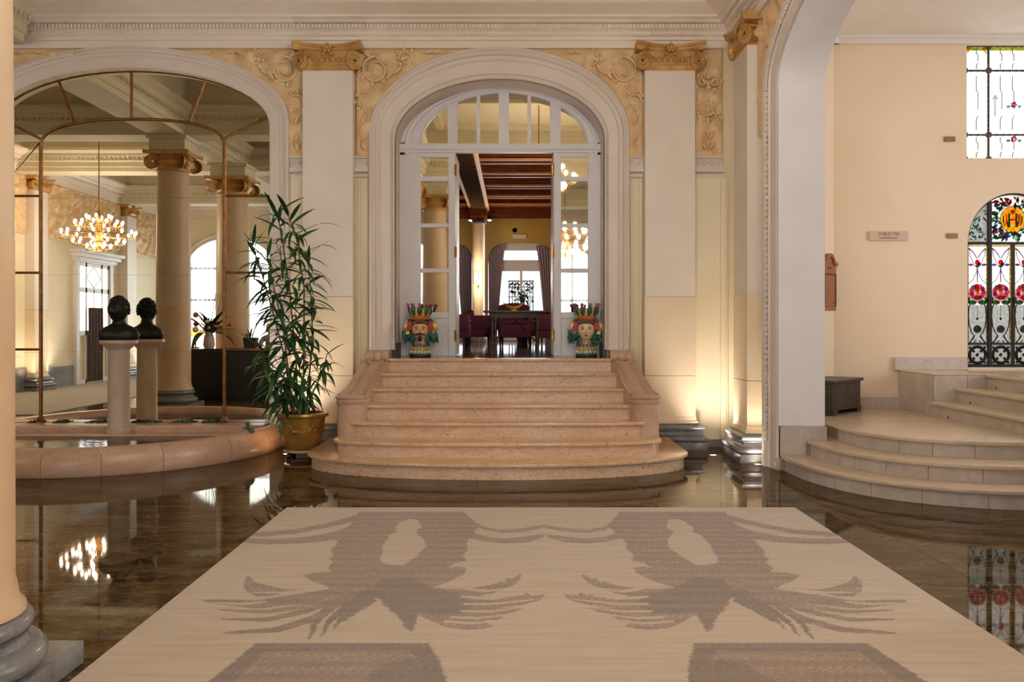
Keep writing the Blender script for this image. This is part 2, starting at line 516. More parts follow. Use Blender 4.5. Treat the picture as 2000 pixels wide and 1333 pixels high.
def arch_pts(cx, ha, zs, rise, n=28, p=2.0):
    r = []
    for k in range(n + 1):
        t = PI - PI * k / n
        c, s_ = math.cos(t), math.sin(t)
        r.append((cx + ha * math.copysign(abs(c) ** (2 / p), c), zs + rise * abs(s_) ** (2 / p)))
    return r


def arch_wall(mb, a0, a1, z0, z1, arches, d0, d1, plane='xz'):
    poly = [(a0, z0)]
    for (cx, ha, zs, rise) in arches:
        poly += [(cx - ha, z0)] + arch_pts(cx, ha, zs, rise) + [(cx + ha, z0)]
    poly += [(a1, z0), (a1, z1), (a0, z1)]
    return mb.prism(poly, d0, d1, plane)


# floor: grout bed with polished tiles let into it
struct('floor', MB().box(-11.4, 9.8, -6.6, 11.9, -.15, -.006), MAT['grout'])
floor_o = bpy.data.objects['floor']
tile_me = MB().box(.0022, 1.4978, .0022, 1.4978, -.05, 0).mesh('tile')
tile_me.materials.append(MAT['floor'])
for i in range(-8, 7):
    for j in range(-10, 3):
        x, y = -.33 + 1.5 * i, 8.25 + 1.5 * j
        if x < 9.6 and x > -12.6 and y > -7.6:
            t = put('tile', tile_me, None, floor_o, (x, y, 0)); t['kind'] = 'structure'

# back wall with the doorway arch and the mirror niche
ARC_C = (-.17, 1.281, 3.75, .753)         # doorway: centre, half width, springing, rise
OUT_C = (-.175, 1.588, 3.83, 1.053)
ARC_M = (-4.71, 1.726, 3.92, .72)         # mirror niche
OUT_M = (-4.71, 1.98, 3.98, .915)
w = MB()
arch_wall(w, XL - .3, XR, 0, ZC, [ARC_M, ARC_C], YW, YW + .12)
arch_wall(w, -2.3, XR, 0, ZC, [ARC_C], YW + .12, YW + .45)
w.box(XL - .3, -2.3, YW + .18, YW + .45, 0, ZC)
struct('wall_back', w, MAT['wall_cream'])
wall_back = bpy.data.objects['wall_back']
# plain white lining of the doorway reveal
rv = MB()
for k in range(1):
    a = [(ARC_C[0] - ARC_C[1], 1.1)] + arch_pts(*ARC_C, n=40) + [(ARC_C[0] + ARC_C[1], 1.1)]
    rows = [[(x, y, z) for x, z in a] for y in (YW - .02, YW + .46)]
    rv.grid(rows)
    a2 = [(x + (ARC_C[0] - x) * .006, z - .006) for x, z in a]
    rows = [[(x, y, z) for x, z in a2] for y in (YW - .02, YW + .46)]
    rv.grid(rows)
rv.build('arch_reveal', MAT['white_trim'], wall_back, smooth=40, kind='structure')

# wall on the right side of the hall with its wide arch
w = MB()
ARC_R = (7.13, 2.35, 3.95, .76)
arch_wall(w, YF, YW + .45, 0, ZC, [ARC_R], XR, XR + .46, 'yz')
struct('wall_right', w, MAT['wall_cream'])
w = MB().box(XL - .3, XL, YF - .3, YW + .45, 0, ZC)
struct('wall_left', w, MAT['wall_cream'])
w = MB()
FARC = [(-8.9, 1.37, 3.3, .95), (-3.7, 1.37, 3.3, .95), (1.5, 1.1, 3.3, .8)]
arch_wall(w, XL - .3, XR + .46, 0, ZC, FARC, YF - .3, YF)
for f in FARC: w.box(f[0] - f[1], f[0] + f[1], YF - .3, YF, 0, .35)
struct('wall_front', w, MAT['wall_cream'])
struct('ceiling', MB().box(XL - .3, XR + .5, YF - .3, YW + .5, ZC, ZC + .2), MAT['ceiling'])
ceil_o = bpy.data.objects['ceiling']

# white lining of the side arch (jamb and soffit)
a = [(ARC_R[0] - ARC_R[1], .46)] + arch_pts(*ARC_R, n=44) + [(ARC_R[0] + ARC_R[1], .46)]
lm = MB()
for s_, dz in ((0, .0), (.008, -.008)):
    aa = [(y + (s_ if y < ARC_R[0] else -s_), z + dz) for y, z in a]
    lm.grid([[(x, y, z) for y, z in aa] for x in (XR - .01, XR + .47)])
lm.build('jamb_lining', MAT['white_paint'], bpy.data.objects['wall_right'], smooth=40, kind='structure')
# marble plinth of the jamb
MB().box(XR + .01, XR + .49, 9.468, 9.49, 0, .445).build('jamb_plinth', MAT['white_marble'], bpy.data.objects['wall_right'], kind='structure')
MB().box(XR - .035, XR + .05, 9.462, 9.83, 0, .12).build('jamb_foot', MAT['white_marble'], bpy.data.objects['wall_right'], kind='structure')


# entablature that runs right round the hall
def loop_sweep(mb, prof, x0, x1, y0, y1, closed=True):
    rows = []
    for d, z in prof:
        rows.append([(x0 + d, y0 + d, z), (x1 - d, y0 + d, z), (x1 - d, y1 - d, z), (x0 + d, y1 - d, z), (x0 + d, y0 + d, z)])
    return mb.grid(rows)


ENT = [(-.02, 4.86), (.10, 4.86), (.10, 4.945), (.125, 4.95), (.125, 4.99), (.15, 5.0), (.15, 5.045), (.175, 5.06), (.175, 5.125), (.235, 5.13), (.26, 5.16),
       (.30, 5.177), (.30, 5.205), (.38, 5.24), (.44, 5.275), (.47, 5.285), (.47, 5.33), (.32, 5.34), (.32, 5.92), (-.02, 5.92)]
e = MB(); loop_sweep(e, ENT, XL, XR, YF, YW)
struct('trim_1', e, MAT['cornice'], smooth=25)
dn = MB()
x = XL + .25
while x < XR - .25:
    dn.box(x, x + .026, YW - .205, YW - .17, 5.068, 5.122)
    x += .044
y = -1.0
while y < YW - .25:
    dn.box(XL + .17, XL + .205, y, y + .026, 5.068, 5.122)
    dn.box(XR - .205, XR - .17, y, y + .026, 5.068, 5.122)
    y += .05
dn.build('dentil_course', MAT['cornice'], bpy.data.objects['trim_1'], fix=False, kind='stuff')
bd = MB(); x = XL + .2
while x < XR - .2:
    bd.box(x, x + .05, YW - .165, YW - .14, 5.012, 5.034); x += .075
bd.build('bead_course', MAT['cornice'], bpy.data.objects['trim_1'], fix=False, kind='stuff')

# ceiling beams with the same mouldings
BP = [(.0, 4.87), (.0, 4.96), (.03, 4.97), (.03, 5.07), (.07, 5.09), (.07, 5.14), (.12, 5.2), (.12, 5.24), (.2, 5.3), (.2, 5.36), (.05, 5.38), (.05, 5.92)]


def beam(axis, c, a0, a1, half=.3):
    mb = MB()
    prof = [(-half - d, z) for d, z in BP][::-1] + [(half + d, z) for d, z in BP]
    if axis == 'x':
        mb.grid([[(a, c + d, z) for d, z in prof] for a in (a0, a1)])
    else:
        mb.grid([[(c + d, a, z) for d, z in prof] for a in (a0, a1)])
    o = mb.build('ceiling_beam', MAT['ceiling'], ceil_o, smooth=25); o['kind'] = 'structure'
    md = MB(); a = a0 + .1
    while a < a1 - .1:
        for s_ in (-1, 1):
            q = sorted((s_ * (half + .07), s_ * (half + .11)))
            if axis == 'x': md.box(a, a + .04, c + q[0], c + q[1], 5.1, 5.16)
            else: md.box(c + q[0], c + q[1], a, a + .04, 5.1, 5.16)
        a += .1
    md.build('beam_dentils', MAT['ceiling'], ceil_o, fix=False, kind='stuff')


beam('x', 6.2, XL, -6.44); beam('x', 6.2, -5.84, -2.6); beam('x', 2.35, XL, -6.44); beam('x', 2.35, -5.84, XR); beam('x', -3.0, XL, XR)
beam('y', -6.14, YF, YW - .3); beam('y', -2.3, YF, 6.5)
# panels of the coffers
for (x0, x1) in ((-10.6, -6.6), (-5.7, -2.75), (-1.85, 2.3)):
    for (y0, y1) in ((6.7, 10.8), (2.9, 5.7), (-2.5, 1.8)):
        q = MB()
        q.box(x0 + .15, x1 - .15, y0 + .15, y0 + .3, ZC - .08, ZC); q.box(x0 + .15, x1 - .15, y1 - .3, y1 - .15, ZC - .08, ZC)
        q.box(x0 + .15, x0 + .3, y0 + .3, y1 - .3, ZC - .08, ZC); q.box(x1 - .3, x1 - .15, y0 + .3, y1 - .3, ZC - .08, ZC)
        q.build('coffer_moulding', MAT['ceiling'], ceil_o, kind='structure')


# arch casings
def casing(name, inner, outer, zb, prof, Yw, mat, parent=None, axis='x', n=48, sgn=-1):
    pi_ = [(inner[0] - inner[1], zb)] + arch_pts(*inner, n=n) + [(inner[0] + inner[1], zb)]
    po = [(outer[0] - outer[1], zb)] + arch_pts(*outer, n=n) + [(outer[0] + outer[1], zb)]
    rows = []
    for u, d in prof:
        r = []
        for (xi, zi), (xo, zo) in zip(pi_, po):
            a, z = xi + (xo - xi) * u, zi + (zo - zi) * u
            r.append((a, Yw + sgn * d, z) if axis == 'x' else (Yw + sgn * d, a, z))
        rows.append(r)
    mb = MB(); mb.grid(rows)
    o = mb.build(name, mat, parent, smooth=22)
    o['kind'] = 'structure'
    return o


CP = [(0, -.06), (0, .03), (.03, .05), (.07, .055), (.10, .04), (.13, .04), (.15, .062), (.17, .05), (.2, .05), (.55, .055), (.58, .075), (.62, .075), (.64, .06), (.72, .062),
      (.75, .09), (.8, .105), (.86, .1), (.88, .115), (.95, .11), (1, .09), (1, -.01)]
casing('trim_2', ARC_C, OUT_C, 1.19, CP, YW, MAT['white_trim'])
CM = [(0, -.13), (0, .03), (.05, .04), (.5, .045), (.54, .06), (.58, .05), (.7, .055), (.74, .085), (.82, .09), (.86, .11), (.96, .1), (1, .08), (1, -.01)]
casing('trim_3', ARC_M, OUT_M, .0, CM, YW, MAT['white_trim'])
CR = [(0, -.05), (0, .03), (.1, .04), (.4, .05), (.44, .07), (.5, .05), (.6, .055), (.66, .09), (.8, .1), (.9, .09), (1, .07), (1, -.01)]
casing('trim_4', ARC_R, (7.13, 2.7, 4.02, .9), .0, CR, XR, MAT['white_trim'], axis='y')
# a bead-and-reel row on the side arch, and on the doorway casing
bm_ = MB()
for (y, z) in [(9.68, .3 + .06 * k) for k in range(62)] + [(ARC_R[0] + 2.55 * math.cos(t), 4.0 + .84 * math.sin(t)) for t in [k * .028 for k in range(40)]]:
    bm_.ball((XR - .075, y, z), (.018, .018, .024), 6, 4)
bm_.build('bead_row', MAT['white_trim'], bpy.data.objects['trim_4'], smooth=60, kind='stuff')
bm_ = MB()
for sx in (-1, 1):
    for k in range(58):
        bm_.ball((ARC_C[0] + sx * 1.325, YW - .055, 1.26 + k * .045), (.011, .012, .018), 6, 4)
bm_.build('bead_row', MAT['white_trim'], bpy.data.objects['trim_2'], smooth=60, kind='stuff')

# baseboards
struct('baseboard_back', MB().box(2.2, XR, YW - .03, YW, 0, .09).box(XL, -6.75, YW - .03, YW, 0, .25), MAT['grey_marble'])
struct('baseboard_left', MB().box(XL, XL + .05, -6.2, -2.3, 0, .5).box(XL, XL + .05, -.1, YW, 0, .5), MAT['grey_marble'])
struct('baseboard_front', MB().box(XL, XR, YF, YF + .05, 0, .35), MAT['grey_marble'])

# peach relief panels above the wall panels
_rel_n = [0]


def relief(x0, x1, z0, z1, keep, cx, cz, flip, Y=YW, axis='x', sgn=-1, name='relief_panel'):
    step = .022
    nx, nz = max(2, int((x1 - x0) / step)), max(2, int((z1 - z0) / step))
    mb = MB(); idx = {}
    for j in range(nz + 1):
        for i in range(nx + 1):
            x, z = x0 + (x1 - x0) * i / nx, z0 + (z1 - z0) * j / nz
            if not keep(x, z): continue
            dx, dz = (x - cx) * flip, z - cz
            r = math.hypot(dx, dz); th = math.atan2(dz, dx)
            lobe = abs(math.sin(5.0 * th + 3.2 * r)) ** .32
            curl = .5 + .5 * math.cos(18 * r - 2 * th)
            fl = .5 + .5 * math.sin(9 * x + 3 * math.sin(7 * z)) * math.sin(11 * z + 2 * math.cos(6 * x))
            h = .008 + .085 * lobe * (.3 + .7 * curl) + .07 * max(0, fl - .35)
            ed = min(x - x0, x1 - x, z - z0, z1 - z)
            if ed < .05: h = .075 if ed > .02 else .02
            p = (x, Y + sgn * h, z) if axis == 'x' else (Y + sgn * h, x, z)
            idx[(i, j)] = len(mb.v); mb.v.append(p)
    for j in range(nz):
        for i in range(nx):
            q = [(i, j), (i + 1, j), (i + 1, j + 1), (i, j + 1)]
            if all(c in idx for c in q): mb.f.append(tuple(idx[c] for c in q))
    o = mb.build(name, MAT['relief'], wall_back if axis == 'x' else bpy.data.objects['wall_right' if sgn < 0 else 'wall_left'], smooth=80, fix=False)
    o['kind'] = 'structure'
    return o


def outside(arc, sh=.07):
    def f(x, z):
        u = abs(x - arc[0]) / (arc[1] - sh)
        if u >= 1: return True
        return z > arc[2] + (arc[3] - sh) * math.sqrt(1 - u * u)
    return f


relief(-1.93, -.175, 3.53, 4.87, outside(OUT_C), -1.93, 4.75, 1)
relief(-.175, 1.59, 3.53, 4.87, outside(OUT_C), 1.58, 4.75, -1)
relief(-4.71, -2.53, 3.53, 4.87, outside(OUT_M), -2.54, 4.75, -1)
relief(-7.0, -4.71, 3.53, 4.87, outside(OUT_M), -7.0, 4.75, 1)
relief(2.19, 2.56, 3.53, 4.87, lambda x, z: True, 2.37, 3.4, 1)
relief(9.75, 10.05, 3.53, 4.87, lambda x, z: True, 10.05, 4.75, 1, Y=XR, axis='y')
relief(8.2, 9.76, 4.2, 4.87, lambda y, z: z > 4.02 + .83 * math.sqrt(max(0, 1 - ((y - 7.13) / 2.63) ** 2)), 9.9, 4.75, 1, Y=XR, axis='y')
relief(-2.8, 1.45, 3.53, 4.87, lambda x, z: True, 1.4, 4.75, 1, Y=XL, axis='y', sgn=1)
relief(2.15, 7.5, 3.53, 4.87, lambda x, z: True, 2.2, 4.75, -1, Y=XL, axis='y', sgn=1)
relief(-6.1, -3.6, 3.53, 4.87, lambda x, z: True, -3.7, 4.75, 1, Y=XL, axis='y', sgn=1)
# raised scrolls and leaves on the relief panels
def rinceau(spirals, leaves):
    mb = MB()
    for (x, z, r, f, a0) in spirals:
        pts = []
        for k in range(34):
            t = k / 33; rr = r * (1 - .85 * t); a = a0 + f * 4.2 * PI * t
            pts.append((x + rr * math.cos(a), YW - .085 + .01 * t, z + rr * math.sin(a)))
        mb.tube(pts, [.024 * (1 - .6 * k / 34) * (r / .2) ** .4 for k in range(34)], 6)
        for k in range(1, 17, 2):
            p = pts[k]; a = math.atan2(p[2] - z, p[0] - x) + .5 * f
            st = len(mb.v); mb.ball((0, 0, 0), (.055 * (r / .2) ** .5 * (1 - .03 * k), .018, .022), 8, 6)
            mb.xf(Matrix.Translation((p[0] + .045 * math.cos(a), p[1] - .004, p[2] + .045 * math.sin(a))) @ Matrix.Rotation(-a, 4, 'Y'), st)
    for (x, z, a, L, w) in leaves:
        st = len(mb.v); mb.ball((0, 0, 0), (L, .022, w), 8, 6)
        mb.xf(Matrix.Translation((x, YW - .08, z)) @ Matrix.Rotation(-a, 4, 'Y'), st)
    o = mb.build('relief_scrolls', MAT['relief'], wall_back, smooth=60, kind='stuff')


for ex, f in ((-1.93, 1), (1.585, -1), (-2.54, -1), (-6.88, 1)):
    rinceau([(ex + f * .25, 4.6, .17, f, PI / 2), (ex + f * .11, 4.22, .085, -f, 0), (ex + f * .62, 4.74, .085, -f, PI)],
            [(ex + f * .1, 4.0 - .11 * k, PI / 2 + (.5 if k % 2 else -.5), .06, .022) for k in range(4)] + [(ex + f * (.42 + .09 * k), 4.74 - .05 * (k % 2) - .1 * max(0, 2 - k), f * (.9 - .25 * k), .07, .024) for k in range(3)] + [(ex + f * (.8 + .1 * k), 4.81, f * .2, .05, .016) for k in range(4)])
rinceau([(2.30, 4.45, .055, 1, PI / 2), (2.44, 4.45, .055, -1, PI / 2), (2.30, 4.0, .05, 1, PI / 2), (2.44, 4.0, .05, -1, PI / 2)],
        [(2.37 + s_ * .05, 3.68 + .13 * k, PI / 2 - s_ * .7, .05, .018) for k in range(8) for s_ in (-1, 1)] + [(2.37, 3.7 + .14 * k, PI / 2, .06, .02) for k in range(8)])
# scroll course under the relief panels
for (a0, a1) in ((-1.93, -1.74), (1.39, 1.585), (2.19, 2.56), (-2.74, -2.54)):
    s_ = MB().box(a0, a1, YW - .035, YW, 3.41, 3.53).box(a0 - .01, a1 + .01, YW - .07, YW, 3.36, 3.41).box(a0 - .01, a1 + .01, YW - .05, YW, 3.3, 3.33).box(a0, a1, YW - .06, YW, 3.53, 3.56)
    o = s_.build('string_course', MAT['white_trim'], wall_back, bevel=.004); o['kind'] = 'structure'
    n_ = max(1, round((a1 - a0) / .1))
    v_ = MB()
    for k in range(n_):
        cx_ = a0 + (k + .5) * (a1 - a0) / n_
        v_.tube([(cx_ + (.042 - .0045 * t) * math.cos(t * .8), YW - .04, 3.47 + (.042 - .0045 * t) * math.sin(t * .8)) for t in range(9)], .008, 5)
    o = v_.build('scroll_wave', MAT['white_trim'], wall_back, smooth=60); o['kind'] = 'structure'
# upright mouldings on the cream panels and in the corner
for (x0, x1, d) in ((1.425, 1.45, .02), (1.54, 1.57, .025), (-1.9, -1.87, .025), (-1.80, -1.775, .02), (2.2, 2.23, .025), (2.53, 2.6, .05), (2.6, 2.625, .03), (-2.57, -2.55, .02)):
    o = MB().box(x0, x1, YW - d, YW, .1, 3.3).build('panel_moulding', MAT['wall_cream'], wall_back, bevel=.008); o['kind'] = 'structure'
# dark plinths at the foot of the doorway reveal
for sx in (-1, 1):
    xx = ARC_C[0] + sx * (ARC_C[1] - .02)
    o = MB().box(min(xx, xx + sx * .05), max(xx, xx + sx * .05), YW - .03, YW + .46, 1.09, 1.27).build('reveal_plinth', MAT['dark_wood'], wall_back); o['kind'] = 'structure'

# ---- pilasters
def rect_sweep(mb, prof, hw, dep):
    rows = []
    for o_, z in prof:
        rows.append([(-hw - o_, 0, z), (-hw - o_, -dep - o_, z), (hw + o_, -dep - o_, z), (hw + o_, 0, z)])
    return mb.grid(rows)


ATTIC = [(.13, 0), (.13, .1), (.12, .105), (.135, .125), (.135, .155), (.11, .18), (.075, .19), (.06, .215), (.075, .235), (.09, .245), (.095, .275), (.08, .3), (.03, .31), (0, .31)]


def torus_arc(c, r, n=6):
    return [(c[0] + r * math.cos(t), c[1] + r * math.sin(t)) for t in [(-PI / 2 + PI * k / n) for k in range(n + 1)]]


ATTIC = [(.13, 0), (.13, .09), (.115, .095)] + torus_arc((.105, .13), .03) + [(.09, .165), (.07, .185), (.065, .21), (.08, .225)] + torus_arc((.07, .262), .028) + [(.03, .295), (.03, .31), (-.01, .31)]


def spiral(mb, c, r, ax, n=40, turns=2.2, tube=.014, flip=1):
    """raised volute scroll in the plane spanned by ax and z"""
    pts = []
    for k in range(n):
        t = k / (n - 1); rr = r * (1 - .86 * t); a = flip * turns * 2 * PI * t + PI / 2
        pts.append((c[0] + ax[0] * rr * math.cos(a), c[1] + ax[1] * rr * math.cos(a), c[2] + rr * math.sin(a)))
    mb.tube(pts, [tube * (1 - .5 * k / n) for k in range(n)], 6)
    mb.ball(pts[-1], r * .16, 8, 6)


def volute(mb, c, r, ax, thick, flip):
    """scroll: a short drum whose axis is square to ax"""
    nrm = (ax[1], -ax[0])
    if nrm[1] > 0: nrm = (-nrm[0], -nrm[1])
    n = 20
    for dd, rr in ((0, r), (thick, r * .92)):
        pass
    rows = []
    for dd, rr in ((0, .02), (0, r * .94), (.015, r), (.05, r * .86), (thick - .04, r * .86), (thick, r)):
        rows.append([(c[0] - nrm[0] * dd + ax[0] * rr * math.cos(t), c[1] - nrm[1] * dd + ax[1] * rr * math.cos(t), c[2] + rr * math.sin(t)) for t in [2 * PI * k / n for k in range(n + 1)]])
    mb.grid(rows)
    spiral(mb, (c[0] + nrm[0] * .004, c[1] + nrm[1] * .004, c[2]), r * .9, ax, flip=flip)


def make_pilaster(label, hw=.3025, dep=.22, group=None):
    t = thing('pilaster', label, 'pilaster', group=group)
    MB().box(-hw, hw, -dep, 0, 1.83, 4.56).build('shaft', MAT['shaft'], t, bevel=.006)
    for (z0, z1) in ((.39, .878), (.882, 1.83)):
        MB().box(-hw - .004, hw + .004, -dep - .004, 0, z0, z1).build('stone_block', MAT['shaft_stone'], t, bevel=.004)
    q = MB(); rect_sweep(q, [(.03, .31), (.03, .335), (.012, .34), (.012, .375), (.004, .39), (-.01, .39)], hw, dep)
    q.build('base_moulding', MAT['shaft_stone'], t, smooth=30)
    q = MB(); rect_sweep(q, ATTIC, hw, dep)
    q.build('base', MAT['grey_marble'], t, smooth=35)
    c = MB().box(-hw - .012, hw + .012, -dep - .012, 0, 4.55, 4.575).box(-hw + .02, hw - .02, -dep - .02, 0, 4.575, 4.82)
    rect_sweep(c, [(-.02, 4.6), (.03, 4.61), (.045, 4.64), (.03, 4.665), (-.02, 4.67)], hw - .05, dep)
    cap = c.build('capital', MAT['gilt'], t, smooth=30)
    for s_ in (-1, 1):
        v = MB(); a = math.radians(28) * s_
        volute(v, (s_ * (hw + .03), -dep - .05, 4.665), .112, (math.cos(a), math.sin(a)), .2, s_)
        v.build('volute', MAT['gilt'], cap, smooth=40)
    ab = MB(); rows = []
    for k in range(17):
        u = -1 + 2 * k / 16; xx = u * (hw + .11); sag = .035 * (1 - u * u); yy = -dep - .1 + .07 * (1 - u * u)
        rows.append([(xx, 0, 4.8 - sag), (xx, yy + .03, 4.8 - sag), (xx, yy, 4.83 - sag), (xx, yy, 4.85 - sag), (xx, yy - .02, 4.86 - sag), (xx, yy - .02, 4.89 - sag), (xx, 0, 4.89 - sag)])
    ab.grid(rows)
    ab.f.append(tuple(range(7))); ab.f.append(tuple(16 * 7 + k for k in range(7)))
    ab.build('abacus', MAT['gilt'], cap, smooth=30)
    eg = MB()
    for k in range(7): eg.ball((-.21 + .07 * k, -dep - .03, 4.675), (.026, .03, .036), 8, 6)
    eg.build('egg_course', MAT['gilt'], cap, smooth=60, kind='stuff')
    ro = MB(); ro.ball((0, -dep - .075, 4.81), .026, 8, 6)
    for k in range(5):
        a = 2 * PI * k / 5 + PI / 2; ro.ball((.038 * math.cos(a), -dep - .065, 4.81 + .038 * math.sin(a)), (.024, .018, .024), 8, 6)
    ro.ball((-.05, -dep - .05, 4.74), (.03, .02, .02), 8, 6); ro.ball((.05, -dep - .05, 4.74), (.03, .02, .02), 8, 6)
    ro.build('rosette', MAT['gilt'], cap, smooth=60)
    return t


pil = make_pilaster('cream pilaster with grey base between the tall mirror and the doorway arch')
pil.location = (-2.235, YW, 0)
dup(pil, (1.8835, YW, 0), 0, 'cream pilaster with grey base in the corner side of the doorway arch, beside the stairs')
p3 = dup(pil, (XR, 10.36, 0), -PI / 2, 'cream pilaster turned sideways on the side wall, beside the wide white arch')
p3.scale = (1, .82, 1)
for (x, y, r, l) in ((XL, 1.8, PI / 2, 'gold-capped pilaster on the far side wall, reflected beside the chandelier'), (XL, -3.2, PI / 2, 'gold-capped pilaster beyond the curtained glass door in the reflection'),
                     (-6.6, YF, PI, 'gold-capped pilaster beside the sheer-curtained arched window in the reflection')):
    dup(pil, (x, y, 0), r, l)

# ---- columns
def make_column(label, R=.3):
    t = thing('column', label, 'column')
    ent = []
    H0, H1 = .33, 4.26
    for k in range(13):
        u = k / 12; ent.append((R * (1 - .1 * u ** 1.8), 1.83 + (H1 - 1.83) * u))
    MB().lathe(ent, 40).build('shaft', MAT['column_paint'], t, smooth=40)
    MB().lathe([(R + .045, H0), (R + .045, H0 + .02), (R + .02, H0 + .05), (R + .012, H0 + .1), (R + .004, H0 + .14), (R + .003, 1.0), (R + .002, 1.83)], 40).build('shaft_drum', MAT['column_stone'], t, smooth=40)
    b = MB().lathe([(R + .1, .1)] + [(R + .075 + .05 * math.cos(a), .155 + .05 * math.sin(a)) for a in [-PI / 2 + PI * k / 8 for k in range(9)]] + [(R + .06, .21), (R + .045, .235), (R + .06, .25)] +
                   [(R + .04 + .035 * math.cos(a), .29 + .035 * math.sin(a)) for a in [-PI / 2 + PI * k / 8 for k in range(9)]] + [(R, .33)], 40)
    b.build('base', MAT['grey_marble'], t, smooth=40)
    MB().box(-R - .12, R + .12, -R - .12, R + .12, 0, .1).build('plinth', MAT['grey_marble'], t, bevel=.008)
    r1 = R * .9
    c = MB().lathe([(r1, 4.24), (r1 + .03, 4.25), (r1 + .03, 4.28), (r1 + .01, 4.29), (r1 + .02, 4.32), (r1 + .07, 4.37), (r1 + .08, 4.42), (r1 + .05, 4.46), (r1 + .05, 4.56)], 32)
    cap = c.build('capital', MAT['gilt'], t, smooth=40)
    for k in range(4):
        v = MB()
        a = PI / 4 + k * PI / 2
        st = len(v.v)
        volute(v, (0, -.05, 4.40), .125, (1, 0), .1, 1)
        m = Matrix.Rotation(a + PI / 2, 4, 'Z') @ Matrix.Translation((r1 + .13, 0, 0)) @ Matrix.Rotation(0, 4, 'Z')
        v.xf(Matrix.Rotation(a, 4, 'Z') @ Matrix.Translation((r1 + .13, 0, 0)), st)
        v.build('volute', MAT['gilt'], cap, smooth=40)
    ab = []
    for k in range(4):
        a = PI / 4 + k * PI / 2
        for u in range(6):
            b0 = a + (PI / 2) * u / 6
            rr = (R + .27) * (1 - .38 * math.sin(PI * u / 6) ** .7)
            ab.append((rr * math.cos(b0), rr * math.sin(b0)))
    MB().prism(ab, 4.53, 4.6, 'xy').build('abacus', MAT['gilt'], cap, bevel=.008)
    MB().box(-R - .02, R + .02, -R - .02, R + .02, 4.6, 4.8).box(-R - .06, R + .06, -R - .06, R + .06, 4.8, 4.87).build('impost_block', MAT['ceiling'], t, bevel=.012)
    return t


col = make_column('thick cream round column with grey moulded base, standing close to the camera')
col.location = (-2.306, 3.63, 0)
dup(col, (-6.14, 6.2, 0), 0, 'round column reflected in the mirror behind the black desk')
dup(col, (-5.95, 3.3, 0), 0, 'round column with bright gold capital, second from the desk in the reflection').scale = (1.15, 1.15, 1)
dup(col, (-1.9, 1.3, 0), 0, 'round column reflected in the glazed panel beside the moustached head vase')

# ---- right-hand bay: walls, ceiling
w = MB()
arch_wall(w, XR + .46, 9.8, 0, 3.4, [(6.2, .582, 2.506, .62)], 11.4, 11.7)
w.box(XR + .46, 5.605, 11.4, 11.7, 3.4, 5.6).box(6.795, 9.8, 11.4, 11.7, 3.4, 5.6).box(5.605, 6.795, 11.4, 11.7, 3.4, 3.551).box(5.605, 6.795, 11.4, 11.7, 4.957, 5.6)
w.box(5.6, 6.9, 11.4, 11.7, 0, .967)
w.prism([(3.18, 10.62), (3.97, 11.41), (3.18, 11.41)], 0, 5.6, 'xy')
struct('wall_side_bay', w, MAT['side_cream'])
struct('wall_bay_right', MB().box(9.6, 9.8, -6.4, 4.5, 0, 5.6).box(9.6, 9.8, 10.2, 11.5, 0, 5.6).box(9.6, 9.8, 4.5, 10.2, 0, 1.2).box(9.6, 9.8, 4.5, 10.2, 4.4, 5.6), MAT['side_cream'])
struct('wall_bay_front', MB().box(XR + .46, 9.8, -6.5, -6.2, 0, 5.6), MAT['side_cream'])
struct('ceiling_side_bay', MB().box(XR + .46, 9.8, -6.4, 11.5, 5.06, 5.3), MAT['white_ceiling'])
struct('trim_5', MB().box(XR + .46, 9.6, 11.34, 11.4, 4.96, 5.06).box(XR + .46, 9.6, 11.30, 11.4, 5.02, 5.07), MAT['white_ceiling'], bevel=.012)
o = MB().prism([(3.18, 10.56), (3.22, 10.56), (4.02, 11.36), (4.02, 11.41), (3.97, 11.41)], 4.96, 5.06, 'xy').build('trim_6', MAT['white_ceiling']); o['kind'] = 'structure'
struct('baseboard_side_bay', MB().box(3.97, 4.76, 11.375, 11.4, .45, .6), MAT['white_marble'])
o = MB().prism([(3.2, 10.6), (3.22, 10.585), (4.0, 11.365), (3.97, 11.4)], .45, .6, 'xy').build('baseboard_side_corner', MAT['white_marble']); o['kind'] = 'structure'
struct('window_4', MB().box(9.66, 9.7, 4.5, 10.2, 1.2, 4.4), MAT['clear_glass'])
# ------------------------------------------------------------------ staircase up to the doorway
stair = thing('staircase', 'broad rose marble staircase of seven steps with scrolled cheek walls', 'staircase')
SX = -.165
RS = LAND / 7
STEPS = [(2.0, 8.80, .95, 2.08), (1.70, 9.16, .42, 2.6), (1.565, 9.60, .17, 2.6), (1.42, 9.94, 0, 0), (1.40, 10.27, 0, 0), (1.38, 10.58, 0, 0), (1.34, 10.90, 0, 0)]


def step_outline(a, yf, b, p, inset, yback=11.3):
    a = a - (inset if b else 0); yf = yf + inset
    if b == 0:
        return [(SX - a, yback), (SX - a, yf), (SX + a, yf), (SX + a, yback)]
    b = b - inset * 0
    pts = [(SX - a, yback)]
    for k in range(49):
        t = PI - PI * k / 48
        c, s_ = math.cos(t), math.sin(t)
        pts.append((SX + a * math.copysign(abs(c) ** (2 / p), c), yf + b - b * abs(s_) ** (2 / p)))
    pts.append((SX + a, yback))
    return pts


for k, (a, yf, b, p) in enumerate(STEPS):
    z0, z1 = k * RS, (k + 1) * RS
    yb = 11.28 if k < 6 else 11.05
    sp = MB().prism(step_outline(a, yf, b, p, .035, yb), max(0, z0 - .02), z1 - .036, 'xy')
    st = sp.build('step', MAT['step'], stair, smooth=30)
    tp = MB().prism(step_outline(a, yf, b, p, 0, yb), z1 - .036, z1, 'xy')
    tp.build('tread', MAT['step_top'], st, smooth=30, bevel=.012)
